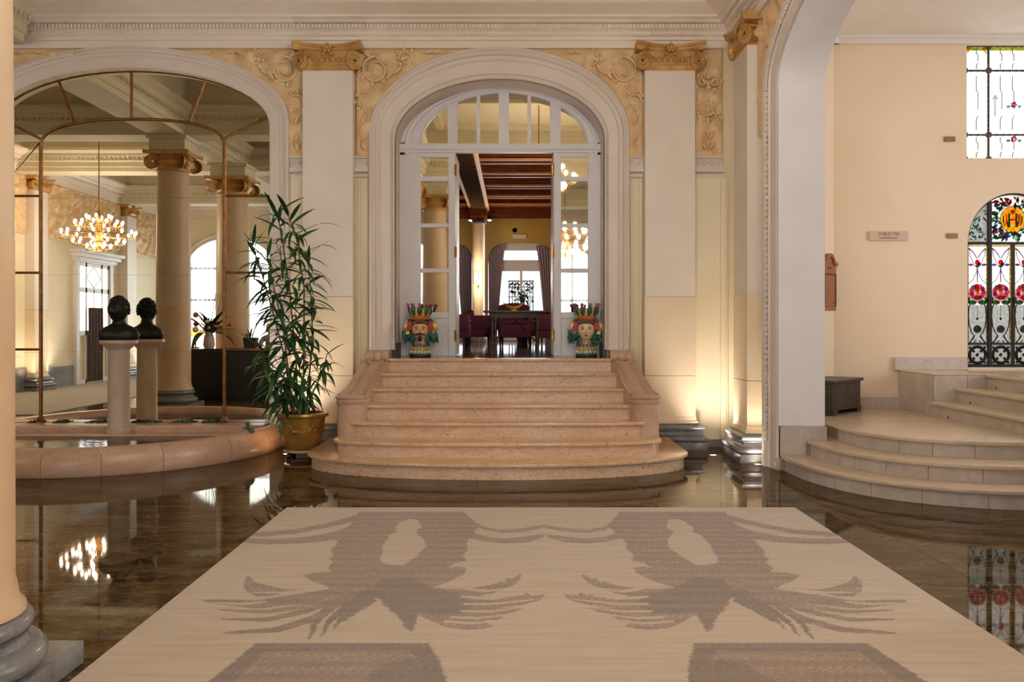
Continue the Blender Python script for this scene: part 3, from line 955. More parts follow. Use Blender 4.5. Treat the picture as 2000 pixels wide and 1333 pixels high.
# cheek walls
for sx in (-1, 1):
    path = [(9.92, .735, 1.575, .15), (10.08, .745, 1.565, .148), (10.22, .78, 1.548, .145), (10.38, .85, 1.525, .142), (10.54, .935, 1.50, .138), (10.7, 1.02, 1.475, .135), (10.82, 1.06, 1.46, .132), (10.95, 1.07, 1.45, .13)]
    rows = []
    for (y, z, xc, hw) in path:
        r = [(SX + sx * xc - hw, y, .1)]
        for q in range(17):
            u = -1 + q / 8
            bump = .022 * abs(math.cos(u * PI * 1.0)) ** .7 - .02
            r.append((SX + sx * xc + u * hw, y, z + bump + (.012 if abs(u) > .93 else 0)))
        r.append((SX + sx * xc + hw, y, .1))
        rows.append(r)
    mb = MB().grid(rows)
    ck = mb.build('cheek_wall', MAT['rim'], stair, smooth=35)
    # newel drum in front, with its moulded cap
    nw = MB()
    prof = [(.152, .10), (.152, .64), (.156, .645), (.166, .66), (.168, .672), (.158, .68), (.158, .695), (.172, .71), (.174, .725), (.16, .735), (.02, .738)]
    nw.lathe(prof, 28, (SX + sx * 1.575, 9.90, 0))
    nw.build('newel', MAT['rim'], ck, smooth=35)
    body = MB().box(SX + sx * 1.565 - .15, SX + sx * 1.565 + .15, 9.9, 11.27, .1, .7)
    body.build('cheek_base', MAT['rim'], ck)
    # roll at the head, with flutes, and the leaf spray under it
    rows = []
    for q in range(25):
        u = -1 + q / 12
        rr = .078 - .012 * (1 - abs(math.cos(u * PI * 1.5)) ** .6)
        rows.append([(SX + sx * 1.45 + u * .14, 10.95 + rr * math.cos(t), 1.115 + rr * math.sin(t)) for t in [2 * PI * k / 16 for k in range(17)]])
    rl = MB().grid(rows)
    rl.f.append(tuple(range(16))); rl.f.append(tuple(24 * 17 + k for k in range(16)))
    rl.build('scroll_roll', MAT['rim'], ck, smooth=40)
    MB().box(SX + sx * 1.45 - .13, SX + sx * 1.45 + .13, 10.95, 11.27, .7, 1.19).build('scroll_block', MAT['rim'], ck, bevel=.01)
    lf = MB()
    for k in range(7):
        a = -1.2 + k * .4
        lf.ball((SX + sx * 1.46 + .085 * math.sin(a), 10.84 - .05 * math.cos(a), 1.065 - .03 * math.cos(a)), (.032, .05, .028), 8, 6)
    lf.build('leaf_spray', MAT['rim'], ck, smooth=60)
# dark polished landing behind the top nosing
MB().box(SX - 1.276, SX + 1.276, 11.05, 12.0, .9, LAND).build('landing', MAT['lounge_floor'], stair)

# ------------------------------------------------------------------ curved marble steps of the side bay
cs = thing('curved_steps', 'curved white marble steps rising to the stained glass door, in two flights', 'steps')
CX, CY = 4.6, 9.4
R3 = .155


def curve_pts(a, b, n=40, p=2.5):
    r = []
    for k in range(n + 1):
        t = PI - PI * k / n
        c, s_ = math.cos(t), math.sin(t)
        r.append((CX + a * math.copysign(abs(c) ** (2 / p), c), CY - b * abs(s_) ** (2 / p)))
    return r


for k, (a, b) in enumerate(((1.865, 2.08), (1.60, 1.76), (1.32, 1.38))):
    z0, z1 = k * R3, (k + 1) * R3
    xl = CX - a
    out = curve_pts(a, b)
    back = [(CX + a, 11.38), (max(xl, 3.2), 11.38)] if k == 2 else [(CX + a, 10.6), (max(xl, 3.2), 10.6)]
    if xl < 3.2: back += [(3.2, 9.46), (xl, 9.46)]
    sp = MB().prism([(CX + (x - CX) * (a - .05) / a, CY + (y - CY) * (b - .05) / b) for x, y in out] + back, z0, z1 - .034, 'xy')
    st = sp.build('step', MAT['grout'], cs)
    tp = MB().prism(out + back, z1 - .034, z1, 'xy')
    tp.build('tread', MAT['white_tread'], st, smooth=30, bevel=.011)
    # riser slabs, one after another round the curve
    fine = curve_pts(a - .03, b - .03, 120)
    cuts = [0, 9, 17, 26, 36, 47, 58, 68, 79, 90, 101, 111, 120]
    for c0, c1 in zip(cuts[:-1], cuts[1:]):
        seg = fine[c0:c1 + 1]
        seg = [(x, y) for x, y in seg]
        # shorten by the joint
        def sh(p, q, d=.0022):
            L = math.hypot(q[0] - p[0], q[1] - p[1]); return (p[0] + (q[0] - p[0]) * d / L, p[1] + (q[1] - p[1]) * d / L) if L > 1e-6 else p
        seg[0] = sh(seg[0], seg[1]); seg[-1] = sh(seg[-1], seg[-2])
        inn = [(CX + (x - CX) * (1 - .03 / a), CY + (y - CY) * (1 - .03 / b)) for x, y in seg]
        MB().prism(seg + inn[::-1], z0 + .001, z1 - .035, 'xy').build('riser_slab', MAT['white_marble'], st, smooth=30)
# upper flight along the wall
for k, x in enumerate((4.71, 5.0, 5.34)):
    z0, z1 = .465 + k * .155, .465 + (k + 1) * .155
    yb = 10.44 if k < 2 else 11.38
    st = MB().box(x + .03, 8.2, 7.9, yb, z0 - .02, z1 - .034).build('step', MAT['white_marble'], cs)
    MB().box(x, 8.2, 7.87, yb, z1 - .034, z1).build('tread', MAT['white_tread'], st, bevel=.01)
    vent = MB().ball((x + .03, 10.05 + .1 * k, z0 + .015), (.008, .016, .012), 8, 5)
    vent.build('weep_hole', MAT['black'], st, smooth=60)
pl = MB().box(4.76, 5.5, 10.45, 11.38, .46, .92).build('pedestal_block', MAT['white_marble'], cs)
MB().box(4.745, 5.5, 10.435, 11.38, .92, .937).build('pedestal_cap', MAT['white_tread'], pl, bevel=.006)
for (x0, x1) in ((4.762, 5.14), (5.144, 5.34)):
    MB().box(x0, x1, 10.44, 10.455, .465, .918).build('facing_slab', MAT['white_marble'], pl, bevel=.003)
MB().box(4.75, 4.765, 10.45, 11.375, .465, .918).build('facing_slab', MAT['white_marble'], pl, bevel=.003)
MB().box(4.7, 5.595, 11.35, 11.398, .937, 1.095).build('wall_slab', MAT['pale_marble'], pl, bevel=.006)

# ------------------------------------------------------------------ fountain basin under the mirror
fn = thing('fountain_basin', 'half-round rose marble fountain basin with a rolled rim under the tall mirror', 'fountain', group=None)
FX, FY, FA, FB = -4.71, 11.28, 1.93, 2.38


def ell(t, off):
    x, y = math.cos(t), math.sin(t)
    nx, ny = x / FA, y / FB
    L = math.hypot(nx, ny)
    return (FX + FA * x - off * nx / L, FY - (FB * y - off * ny / L))


RP = [(.02, 0), (.005, .02), (0, .07), (.0, .13), (.012, .185), (.04, .235), (.085, .268), (.135, .28), (.185, .274), (.225, .255), (.25, .22), (.255, .17), (.255, 0)]
cuts = [.02, .24, .55, .93, 1.22, 1.50, 1.80, 2.12, 2.5, 2.86, 3.12]
for c0, c1 in zip(cuts[:-1], cuts[1:]):
    rows = []
    n = 12
    for k in range(n + 1):
        t = c0 + .0012 + (c1 - c0 - .0024) * k / n
        rows.append([ell(t, o_) + (z,) for o_, z in RP])
    mb = MB().grid(rows); m = len(RP)
    mb.f.append(tuple(range(m))); mb.f.append(tuple(n * m + k for k in range(m)))
    mb.build('rim_stone', MAT['rim'], fn, smooth=40)
inner = [ell(PI * k / 40, .24) for k in range(41)]
MB().prism(inner, .0, .1, 'xy').build('basin_bed', MAT['pale_marble'], fn)
MB().prism([ell(PI * k / 40, .245) for k in range(41)], .17, .19, 'xy').build('water', MAT['water'], fn)
MB().box(FX - 1.7, FX + 1.7, 11.06, 11.41, .08, .285).build('ledge', MAT['rim'], fn, bevel=.02)
MB().box(FX - 1.66, FX + 1.66, 10.8, 11.06, .08, .205).build('ledge_step', MAT['rim'], fn, bevel=.02)

# ------------------------------------------------------------------ the mirror
YM = 11.42
S = YM / F
mi = thing('mirror', 'tall arched wall mirror divided by slim bronze bars, above the fountain basin', 'mirror')
IN_A = (-4.72, 1.136, 3.713, .33)
OUT_A = (ARC_M[0], ARC_M[1] - .004, ARC_M[2], ARC_M[3])


def mx(px): return W(px, YM)
def mz(py): return Z(py, YM)


def pane(poly, name='mirror_pane'):
    # shrink a little about the centroid so that joints show
    cx = sum(p[0] for p in poly) / len(poly); cz = sum(p[1] for p in poly) / len(poly)
    q = []
    for x, z in poly:
        L = math.hypot(x - cx, z - cz); q.append((cx + (x - cx) * (1 - .003 / L), cz + (z - cz) * (1 - .003 / L)))
    MB().prism(q, YM, YM + .008, 'xz').build(name, MAT['mirror'], mi, fix=False)


ib = arch_pts(*IN_A, n=60, p=2.4); ob = arch_pts(*OUT_A, n=80)
xi0, xi1 = IN_A[0] - IN_A[1], IN_A[0] + IN_A[1]
xo0, xo1 = OUT_A[0] - OUT_A[1], OUT_A[0] + OUT_A[1]
zb = .287
zr = [mz(686), mz(537), mz(387)]
for z0, z1 in zip([zb] + zr[:2], zr): pane([(xi0, z0), (xi1, z0), (xi1, z1), (xi0, z1)])
pane([(xi0, zr[2]), (xi1, zr[2])] + [p for p in ib[::-1]])
# fan bars: pairs of (inner point, outer point)
fan = [((W(84, YM), Z(274, YM)), (W(-4, YM), Z(230, YM))), ((W(145.5, YM), Z(241, YM)), (W(112, YM), Z(151, YM))), ((W(257, YM), Z(233, YM)), (W(257, YM), Z(138, YM))),
       ((W(370, YM), Z(241, YM)), (W(402, YM), Z(153, YM))), ((W(432, YM), Z(274, YM)), (W(520, YM), Z(230, YM)))]
for (pi0, po0), (pi1, po1) in zip(fan[:-1], fan[1:]):
    seg_i = [p for p in ib if pi0[0] < p[0] < pi1[0]]
    seg_o = [p for p in ob if po0[0] < p[0] < po1[0]]
    pane([pi0] + [po0] + seg_o + [po1, pi1] + seg_i[::-1])
zs = [mz(683), mz(533), mz(383)]
for sgn in (-1, 1):
    xa, xb = (xo0, xi0) if sgn < 0 else (xi1, xo1)
    for z0, z1 in zip([zb] + zs[:2], zs): pane([(xa, z0), (xb, z0), (xb, z1), (xa, z1)])
    f = fan[0] if sgn < 0 else fan[-1]
    if sgn < 0:
        oo = [p for p in ob if p[0] < f[1][0]]; ii = [p for p in ib if p[0] < f[0][0]]
        pane([(xo0, zs[2])] + oo + [f[1], f[0]] + ii[::-1] + [(xi0, zs[2])])
    else:
        oo = [p for p in ob if p[0] > f[1][0]]; ii = [p for p in ib if p[0] > f[0][0]]
        pane([(xi1, zs[2])] + ii[::-1] + [f[0], f[1]] + oo + [(xo1, zs[2])])


def bar(pts, r=.019, name='bar'):
    q = [(x, YM - .006, z) for x, z in pts]
    MB().tube(q, r, 8).build(name, MAT['bronze_bar'], mi, smooth=60)


for x in (xi0, xi1):
    bar([(x, .3), (x, IN_A[2] + .01)], .021)
    MB().lathe([(.05, .285), (.05, .3), (.03, .32), (.022, .36)], 14, (x, YM - .03, 0)).build('bar_foot', MAT['bronze_bar'], mi, smooth=40)
bar(ib, .019)
bar(ob, .017); bar([(xo1, zb), (xo1, OUT_A[2])], .015); bar([(xo0, zb), (xo0, OUT_A[2])], .015)
for a_, b_ in fan: bar([a_, b_], .016)
for z in zs:
    bar([(xo0, z), (xi0, z)], .015); bar([(xi1, z), (xo1, z)], .015)
# tufts of water plants on the ledge at the foot of the mirror
tuft = None
for i, (px, wd) in enumerate(((62, .06), (118, .10), (190, .16), (262, .05), (285, .17), (357, .16), (398, .05), (419, .12))):
    mb = MB(); rr = random.Random(i)
    for k in range(int(46 * wd / .1)):
        x = rr.uniform(-wd, wd) * .9; y = rr.uniform(-.03, .02); h = rr.uniform(.015, .04) * (1.2 - abs(x) / wd)
        mb.tube([(x, y, 0), (x + rr.uniform(-.015, .015), y + rr.uniform(-.01, .01), h)], [.007, .003], 4)
    o = mb.build('moss_tuft', MAT['leaf_dark'], None, loc=(W(px, 11.36), 11.36, .285), fix=False)
    wds = ('first', 'second', 'third', 'fourth', 'fifth', 'sixth', 'seventh', 'eighth')
    tag(o, 'dark moss tuft on the ledge at the mirror foot, %s counted from the round column' % wds[i], 'moss', 'moss tufts along the mirror ledge')

# ------------------------------------------------------------------ doorway glazing
YD = 11.75
def dx(px): return W(px, YD)
def dz(py): return Z(py, YD)


door = sroot('door_1')
GA = (-.124, 1.051, 3.79, .655)
casing('arch_frame', GA, (-.17, 1.29, 3.77, .763), 3.66, [(0, -.04), (0, .03), (.08, .04), (.12, .025), (.5, .025), (.55, .045), (.7, .05), (.75, .03), (1, .03), (1, -.04)], YD, MAT['door_white'], door)
fr = MB()
xl0, xl1, xg0, xg1 = -1.46, dx(888) + .012, dx(822), dx(876)
xr0, xr1, xh0, xh1 = dx(1083) - .012, 1.125, dx(1096), dx(1148)
fr.box(xl0, xg0, YD - .03, YD + .04, LAND, 3.82).box(xg1, xl1, YD - .03, YD + .04, LAND, 3.70)
fr.box(xr0, xh0, YD - .03, YD + .04, LAND, 3.70).box(xh1, xr1, YD - .03, YD + .04, LAND, 3.82)
fr.build('side_stiles', MAT['door_white'], door, bevel=.008, kind='structure')
tb = MB().box(xl0, xr1, YD - .045, YD + .04, 3.685, 3.80).box(xl0, xr1, YD - .065, YD, 3.72, 3.76)
tb.build('transom_bar', MAT['door_white'], door, bevel=.008, kind='structure')


def gz(x):
    u = (x - GA[0]) / GA[1]
    return GA[2] + GA[3] * math.sqrt(max(0, 1 - u * u))


def mull(x0, x1, d, name='mullion'):
    n = 6
    top = [(x0 + (x1 - x0) * k / n, gz(x0 + (x1 - x0) * k / n) + .03) for k in range(n + 1)]
    MB().prism([(x1, 3.79), (x0, 3.79)] + top, YD - d, YD + .03, 'xz').build(name, MAT['door_white'], door, kind='structure')


for a_, b_, d in ((875, 894, .035), (931, 938, .02), (974, 994, .035), (1030, 1037, .02), (1074, 1095, .035)): mull(dx(a_), dx(b_), d)


def gpane(poly, name='pane'):
    MB().prism(poly, YD + .0, YD + .006, 'xz').build(name, MAT['glass_mirror'], door, fix=False, kind='structure')


for a_, b_ in ((822, 875), (894, 931), (938, 974), (994, 1030), (1037, 1074), (1095, 1147)):
    x0, x1 = max(dx(a_), GA[0] - GA[1] + .002), min(dx(b_), GA[0] + GA[1] - .002)
    gpane([(x1, 3.78), (x0, 3.78)] + [(x0 + (x1 - x0) * k / 10, gz(x0 + (x1 - x0) * k / 10) + .004) for k in range(11)])
rails = [(dz(622), dz(610)), (dz(533), dz(525)), (dz(445), dz(437)), (dz(355), dz(345)), (dz(308), 3.70)]
for (x0, x1) in ((xg0, xg1), (xh0, xh1)):
    for (z0, z1) in rails:
        MB().box(x0 - .01, x1 + .01, YD - .022, YD + .03, z0, z1).build('rail', MAT['door_white'], door, bevel=.005, kind='structure')
    for (z0, z1) in zip([r[1] for r in rails[:-1]], [r[0] for r in rails[1:]]): gpane([(x0, z0 - .003), (x1, z0 - .003), (x1, z1 + .003), (x0, z1 + .003)])
    p_ = MB().box(x0 - .01, x1 + .01, YD - .022, YD + .03, LAND, LAND + .09).box(x0 - .01, x1 + .01, YD + .0, YD + .02, LAND, rails[0][0] + .01)
    p_.build('bottom_panel', MAT['door_white'], door, bevel=.004, kind='structure')
    MB().box(x0 + .04, x1 - .04, YD - .012, YD + .01, LAND + .13, rails[0][0] - .05).build('raised_panel', MAT['door_white'], door, bevel=.006, kind='structure')
# the two leaves folded back into the lounge
for s_, x in ((-1, xl1), (1, xr0)):
    x0, x1 = (x - .045, x + .008) if s_ < 0 else (x - .008, x + .045)
    lf = MB().box(x0, x1, YD + .045, YD + .66, LAND + .012, 3.67).build('door_leaf', MAT['door_white'], door, bevel=.005, kind='structure')
    hx = dx(890) if s_ < 0 else dx(1081)
    for py in (333, 493, 656):
        h = MB().tube([(hx, YD - .04, dz(py + 11)), (hx, YD - .04, dz(py - 11))], .008, 8).box(hx - .018, hx + .018, YD - .036, YD - .028, dz(py + 10), dz(py - 10))
        h.build('hinge', MAT['brass'], lf, smooth=40, kind='structure')

# ------------------------------------------------------------------ leaded glass of the side bay
YG = 11.46
gd = sroot('door_2')


def gl(parent, poly, mat, name='glass_piece', y=YG, t=.005):
    o = MB().prism(poly, y, y + t, 'xz').build(name, MAT[mat], parent, fix=False); o['kind'] = 'structure'; return o


def disc(cx, cz, rx, rz, n=16): return [(cx + rx * math.cos(2 * PI * k / n), cz + rz * math.sin(2 * PI * k / n)) for k in range(n)]


def lead(mb, pts, r=.004, y=YG - .006): mb.tube([(x, y, z) for x, z in pts], r, 5)


gx0, gx1, gc = 5.62, 6.78, 6.2
cw = (gx1 - gx0) / 4
ir = MB()
ir.box(gx0, gx0 + .02, YG - .03, YG + .02, .967, 2.52).box(gx1 - .02, gx1, YG - .03, YG + .02, .967, 2.52)
for k, hw in ((1, .022), (2, .015), (3, .022)):
    x = gx0 + cw * k
    ir.box(x - hw, x + hw, YG - .035, YG + .02, .967, 2.51 if k == 2 else 2.506 + .60 * math.sqrt(1 - ((x - gc) / .582) ** 2))
for z, h in ((2.506, .016), (1.258, .012), (.985, .02)): ir.box(gx0, gx1, YG - .03, YG + .02, z - h, z + h)
ir.build('iron_frame', MAT['iron'], gd, kind='structure')
casing('arch_bar', (gc, .562, 2.506, .60), (gc, .59, 2.506, .628), 2.5, [(0, -.02), (0, .03), (1, .03), (1, -.02)], YG, MAT['iron'], gd)
handle = MB().tube([(gx0 + cw * 2 - .005, YG - .05, 1.72), (gx0 + cw * 2 - .005, YG - .06, 1.78), (gx0 + cw * 2 + .0, YG - .05, 1.84)], .016, 8)
handle.build('lock_case', MAT['iron'], gd, smooth=50, kind='structure')
lm_ = MB()
for c in range(4):
    x0 = gx0 + cw * c; xc = x0 + cw / 2; s = .00633
    a_, b_ = x0 + .02, x0 + cw - .02
    # ground: three clear panes and the lower square
    gl(gd, [(a_, 1.258), (b_, 1.258), (b_, 1.74), (a_, 1.74)], 'g_clear', 'pane')
    gl(gd, [(a_, 1.743), (b_, 1.743), (b_, 2.25), (a_, 2.25)], 'g_white', 'pane')
    gl(gd, [(a_, 2.253), (b_, 2.253), (b_, 2.5), (a_, 2.5)], 'g_white', 'pane')
    gl(gd, [(a_, .99), (b_, .99), (b_, 1.255), (a_, 1.255)], 'g_clear', 'pane')
    yo = YG - .007
    # border of small yellow and green squares
    for cols in ('g_yellow', 'g_lime'):
        bb = MB(); z = 1.30; k = 0
        while z < 2.47:
            if (k % 2 == 0) == (cols == 'g_yellow'):
                for xx in (a_, b_ - .017): bb.prism([(xx, z), (xx + .017, z), (xx + .017, z + .026), (xx, z + .026)], yo, yo + .004, 'xz')
            z += .03; k += 1
        for k in range(7):
            if (k % 2 == 0) == (cols == 'g_yellow'):
                xx = a_ + .02 + k * .03; bb.prism([(xx, 2.465), (xx + .026, 2.465), (xx + .026, 2.482), (xx, 2.482)], yo, yo + .004, 'xz')
        o = bb.build('border_glass', MAT[cols], gd, fix=False, kind='stuff')
    # hanging violet garlands
    for sx in (-1, 1):
        pts = [(xc + sx * (.005 + .105 * t), 2.45 - .12 * (1 - t) ** 1.6 * 1.0) for t in [q / 8 for q in range(9)]]
        strip = pts + [(x, z - .018) for x, z in pts[::-1]]
        gl(gd, strip, 'g_violet', y=yo)
        gl(gd, disc(xc + sx * .08, 2.24, .03, .016, 10), 'g_violet', y=yo)
        lead(lm_, [(xc + sx * .1, 2.45), (xc + sx * .09, 2.35), (xc + sx * .04, 2.24), (xc, 2.2)])
        lead(lm_, [(xc, 2.18), (xc + sx * .05, 2.06), (xc + sx * .115, 2.0)])
    gl(gd, disc(xc, 2.27, .03, .036, 10), 'g_red', y=yo); gl(gd, disc(xc + .022, 2.25, .02, .025, 8), 'g_maroon', y=yo - .002); gl(gd, disc(xc, 2.225, .03, .015, 8), 'g_teal', y=yo)
    gl(gd, [(xc - .008, 2.2), (xc + .008, 2.2), (xc + .004, 2.02), (xc - .004, 2.02)], 'g_violet', y=yo)
    # the round bouquet
    gl(gd, disc(xc, 1.885, .112, .12, 22), 'g_rose', y=yo)
    rr = random.Random(c)
    for k in range(11):
        a = 2 * PI * k / 11; q = .075
        gl(gd, disc(xc + q * math.cos(a), 1.90 + q * math.sin(a), .028, .028, 8), ['g_pink', 'g_violet', 'g_rose', 'g_red', 'g_mint'][k % 5], y=yo - .003)
    gl(gd, disc(xc, 1.93, .03, .03, 8), 'g_orange', y=yo - .003); gl(gd, disc(xc, 1.835, .05, .03, 10), 'g_pink', y=yo - .004); gl(gd, disc(xc, 1.885, .022, .022, 8), 'g_yellow', y=yo - .005)
    for sx in (-1, 1):
        gl(gd, disc(xc + sx * .06, 1.77, .05, .03, 10), 'g_green', y=yo - .002); gl(gd, disc(xc + sx * .105, 1.8, .018, .04, 8), 'g_green', y=yo - .002)
    # the tall oval vase drawn in lead
    for sx in (-1, 1):
        lead(lm_, [(xc + sx * v[0], v[1]) for v in ((.085, 1.76), (.105, 1.7), (.112, 1.6), (.1, 1.48), (.07, 1.4), (.04, 1.36), (.09, 1.27))], .007)
        lead(lm_, [(xc + sx * v[0], v[1]) for v in ((.03, 1.36), (.06, 1.31), (.105, 1.27))], .006)
        lead(lm_, [(xc + sx * .02, 1.3), (xc + sx * .05, 1.262)], .006)
    gl(gd, disc(xc, 1.44, .05, .05, 14), 'g_grey', y=yo); gl(gd, disc(xc, 1.57, .014, .02, 8), 'g_maroon', y=yo)
    for k in range(5): lead(lm_, [(xc - .045 + .0225 * k, 1.41 + .01 * abs(k - 2)), (xc - .045 + .0225 * k, 1.47 - .01 * abs(k - 2))], .006)
    lead(lm_, [(xc, 1.74), (xc, 1.6)], .003)
    # star in a ring, lower square
    lead(lm_, disc(xc, 1.12, .1, .1, 24) + [(xc + .1, 1.12)], .02)
    for k in range(4):
        a = PI / 4 + PI / 2 * k
        lead(lm_, [(xc + .1 * math.cos(a), 1.12 + .1 * math.sin(a)), (xc + .14 * math.cos(a), 1.12 + .14 * math.sin(a))], .016)
        lead(lm_, [(xc + .085 * math.cos(a), 1.12 + .085 * math.sin(a)), (xc + .05 * math.cos(a), 1.12 + .05 * math.sin(a))], .016)
    lead(lm_, disc(xc, 1.12, .012, .012, 8), .012)
lm_.build('lead_lines', MAT['iron'], gd, smooth=60, kind='structure')
# fan light: side quarters of mottled leaves and the round medallion
rr = random.Random(11)
for sgn in (-1, 1):
    xs_ = sorted((gc + sgn * .555, gc + sgn * (cw + .02)))
    arcp = [(x, 2.516 + .59 * math.sqrt(max(0, 1 - ((x - gc) / .566) ** 2)) - .012) for x in [xs_[0] + (xs_[1] - xs_[0]) * k / 10 for k in range(11)]]
    gl(gd, [(xs_[1], 2.525), (xs_[0], 2.525)] + arcp, 'g_clear', 'pane')
    for k in range(46):
        x = rr.uniform(xs_[0] + .02, xs_[1] - .02); top = 2.5 + .56 * math.sqrt(max(0, 1 - ((x - gc) / .57) ** 2))
        if top < 2.58: continue
        z = rr.uniform(2.55, top - .03); a = rr.uniform(0, PI); L = rr.uniform(.018, .034); q = L * .36
        ca, sa = math.cos(a), math.sin(a)
        gl(gd, [(x + L * ca, z + L * sa), (x - q * sa, z + q * ca), (x - L * ca, z - L * sa), (x + q * sa, z - q * ca)], rr.choice(['g_mint', 'g_teal', 'g_grey', 'g_green', 'g_mint']), y=YG - .007 - k * .00006)
xs_ = (gc - cw + .02, gc + cw - .02)
arcp = [(x, 2.516 + .59 * math.sqrt(1 - ((x - gc) / .566) ** 2) - .012) for x in [xs_[0] + (xs_[1] - xs_[0]) * k / 16 for k in range(17)]]
gl(gd, [(xs_[1], 2.525), (xs_[0], 2.525)] + arcp, 'g_white', 'pane')
MC = (gc, 2.80)
for k in range(260):
    x = rr.uniform(xs_[0] + .02, xs_[1] - .02); z = rr.uniform(2.55, 3.07)
    if math.hypot(x - MC[0], z - MC[1]) < .165 or z > 2.5 + .575 * math.sqrt(1 - ((x - gc) / .566) ** 2): continue
    a = rr.uniform(0, PI); L = rr.uniform(.026, .05); q = L * .45; ca, sa = math.cos(a), math.sin(a)
    mat = rr.choice(['g_green', 'g_mint', 'g_white', 'g_green', 'g_teal', 'g_violet']) if z < 2.97 else rr.choice(['g_maroon', 'g_maroon', 'g_red', 'g_grey'])
    gl(gd, [(x + L * ca, z + L * sa), (x - q * sa, z + q * ca), (x - L * ca, z - L * sa), (x + q * sa, z - q * ca)], mat, y=YG - .007 - k * .00006)
for (x, z) in ((gc - .22, 2.66), (gc + .22, 2.66)): gl(gd, disc(x, z, .03, .03, 9), 'g_red', y=YG - .018); 
gl(gd, disc(*MC, .155, .165, 28), 'g_yellow', y=YG - .012)
# interlaced monogram drawn in the medallion
ym = YG - .016
for sx in (-1, 1):
    gl(gd, [(MC[0] + sx * .045 - .012, MC[1] - .095), (MC[0] + sx * .045 + .012, MC[1] - .095), (MC[0] + sx * .045 + .012, MC[1] + .08), (MC[0] + sx * .045 - .012, MC[1] + .08)], 'g_teal', y=ym)
    gl(gd, [(MC[0] + sx * .075 - .01, MC[1] - .06), (MC[0] + sx * .075 + .012, MC[1] - .04), (MC[0] + sx * .085 + .014, MC[1] + .07), (MC[0] + sx * .075 - .01, MC[1] + .07)], 'g_orange', y=ym)
    gl(gd, [(MC[0] + sx * .115 - .01, MC[1] - .02), (MC[0] + sx * .085, MC[1] - .075), (MC[0] + sx * .1, MC[1] - .07), (MC[0] + sx * .125, MC[1] - .01), (MC[0] + sx * .12, MC[1] + .05), (MC[0] + sx * .105, MC[1] + .05)][::sx], 'g_teal', y=ym - .001)
    gl(gd, disc(MC[0] + sx * .062, MC[1] - .06, .012, .03, 8), 'g_violet', y=ym - .002)
gl(gd, [(MC[0] - .045, MC[1] - .012), (MC[0] + .045, MC[1] - .012), (MC[0] + .045, MC[1] + .012), (MC[0] - .045, MC[1] + .012)], 'g_orange', y=ym - .003)
gl(gd, disc(MC[0], MC[1] + .1, .03, .03, 10), 'g_orange', y=ym)
lm2 = MB(); lead(lm2, disc(*MC, .158, .168, 32) + [(MC[0] + .158, MC[1])], .004, YG - .016)
lm2.build('medallion_lead', MAT['iron'], gd, smooth=60, kind='structure')

# upper window of clear leaded panes
uw = sroot('window_1')
ux0, ux1, uz0, uz1 = 5.605, 6.795, 3.551, 4.957
ub = [ux0, 5.90, 6.50, ux1]; uzb = [uz0, Z(262, 11.4), Z(136, 11.4), uz1]
for i in range(3):
    for j in range(3):
        gl(uw, [(ub[i] + .006, uzb[j] + .006), (ub[i + 1] - .006, uzb[j] + .006), (ub[i + 1] - .006, uzb[j + 1] - .006), (ub[i] + .006, uzb[j + 1] - .006)], 'g_white', 'pane')
fb = MB()
for x in ub: fb.box(x - .008, x + .008, YG - .02, YG + .01, uz0, uz1)
for z in uzb: fb.box(ux0, ux1, YG - .02, YG + .01, z - .008, z + .008)
for x in ub[1:3]:
    z = uz0
    while z < uz1: fb.box(x - .014, x + .014, YG - .012, YG + .01, z, z + .004); z += .06
for z in uzb:
    x = ux0
    while x < ux1: fb.box(x, x + .004, YG - .012, YG + .01, z - .014, z + .014); x += .08
fb.build('lead_frame', MAT['iron'], uw, kind='structure')
for x in ub:
    for z in uzb:
        nd = MB().prism(disc(x, z, .04, .04, 8), YG - .024, YG - .006, 'xz')
        nd.build('corner_boss', MAT['plum_iron'], uw, kind='structure')
ll = MB()
for i in range(3):
    nn = 1 if i != 1 else 3
    for j in range(3):
        for q in range(nn):
            xx = ub[i] + (ub[i + 1] - ub[i]) * (q + 1) / (nn + 1)
            z0, z1 = uzb[j], uzb[j + 1]
            h = z1 - z0
            lead(ll, [(xx, z1 - .08 * h), (xx, z1 - .3 * h), (xx + .02, z1 - .34 * h), (xx + .02, z1 - .6 * h)], .005)
            lead(ll, [(xx + .02, z1 - .7 * h), (xx, z1 - .76 * h), (xx, z1 - .92 * h)], .005)
lead(ll, [(5.985, Z(225, 11.4)), (5.985, Z(188, 11.4))], .005); lead(ll, [(5.96, Z(192, 11.4)), (5.985, Z(184, 11.4)), (6.01, Z(192, 11.4))], .006)
ll.build('lead_lines', MAT['g_grey'], uw, fix=False, kind='structure')
for (px, py) in ((1985, 203), (1985, 270)):
    x, z = W(px, 11.4), Z(py, 11.4)
    for k in range(5):
        a = 2 * PI * k / 5; gl(uw, disc(x + .025 * math.cos(a), z + .025 * math.sin(a), .018, .018, 7), ['g_pink', 'g_violet'][k % 2], y=YG - .007)
    gl(uw, disc(x - .07, z - .02, .025, .02, 7), 'g_mint', y=YG - .007); gl(uw, disc(x + .07, z - .02, .025, .02, 7), 'g_mint', y=YG - .007)
for (a_, b_) in ((ux0, 5.90), (5.90, 6.5), (6.5, ux1)):
    gl(uw, [(a_ + .01, uz1 - .05), (b_ - .01, uz1 - .05), (b_ - .01, uz1 - .012), (a_ + .01, uz1 - .012)], 'g_lime', y=YG - .007)
for sx in (0, 1):
    xx = ux0 + .03 if sx == 0 else 5.87
    gl(uw, [(xx, uz1 - .02), (xx + (.06 if sx == 0 else -.06), uz1 - .02), (xx, uz1 - .09)], 'g_yellow', y=YG - .012)
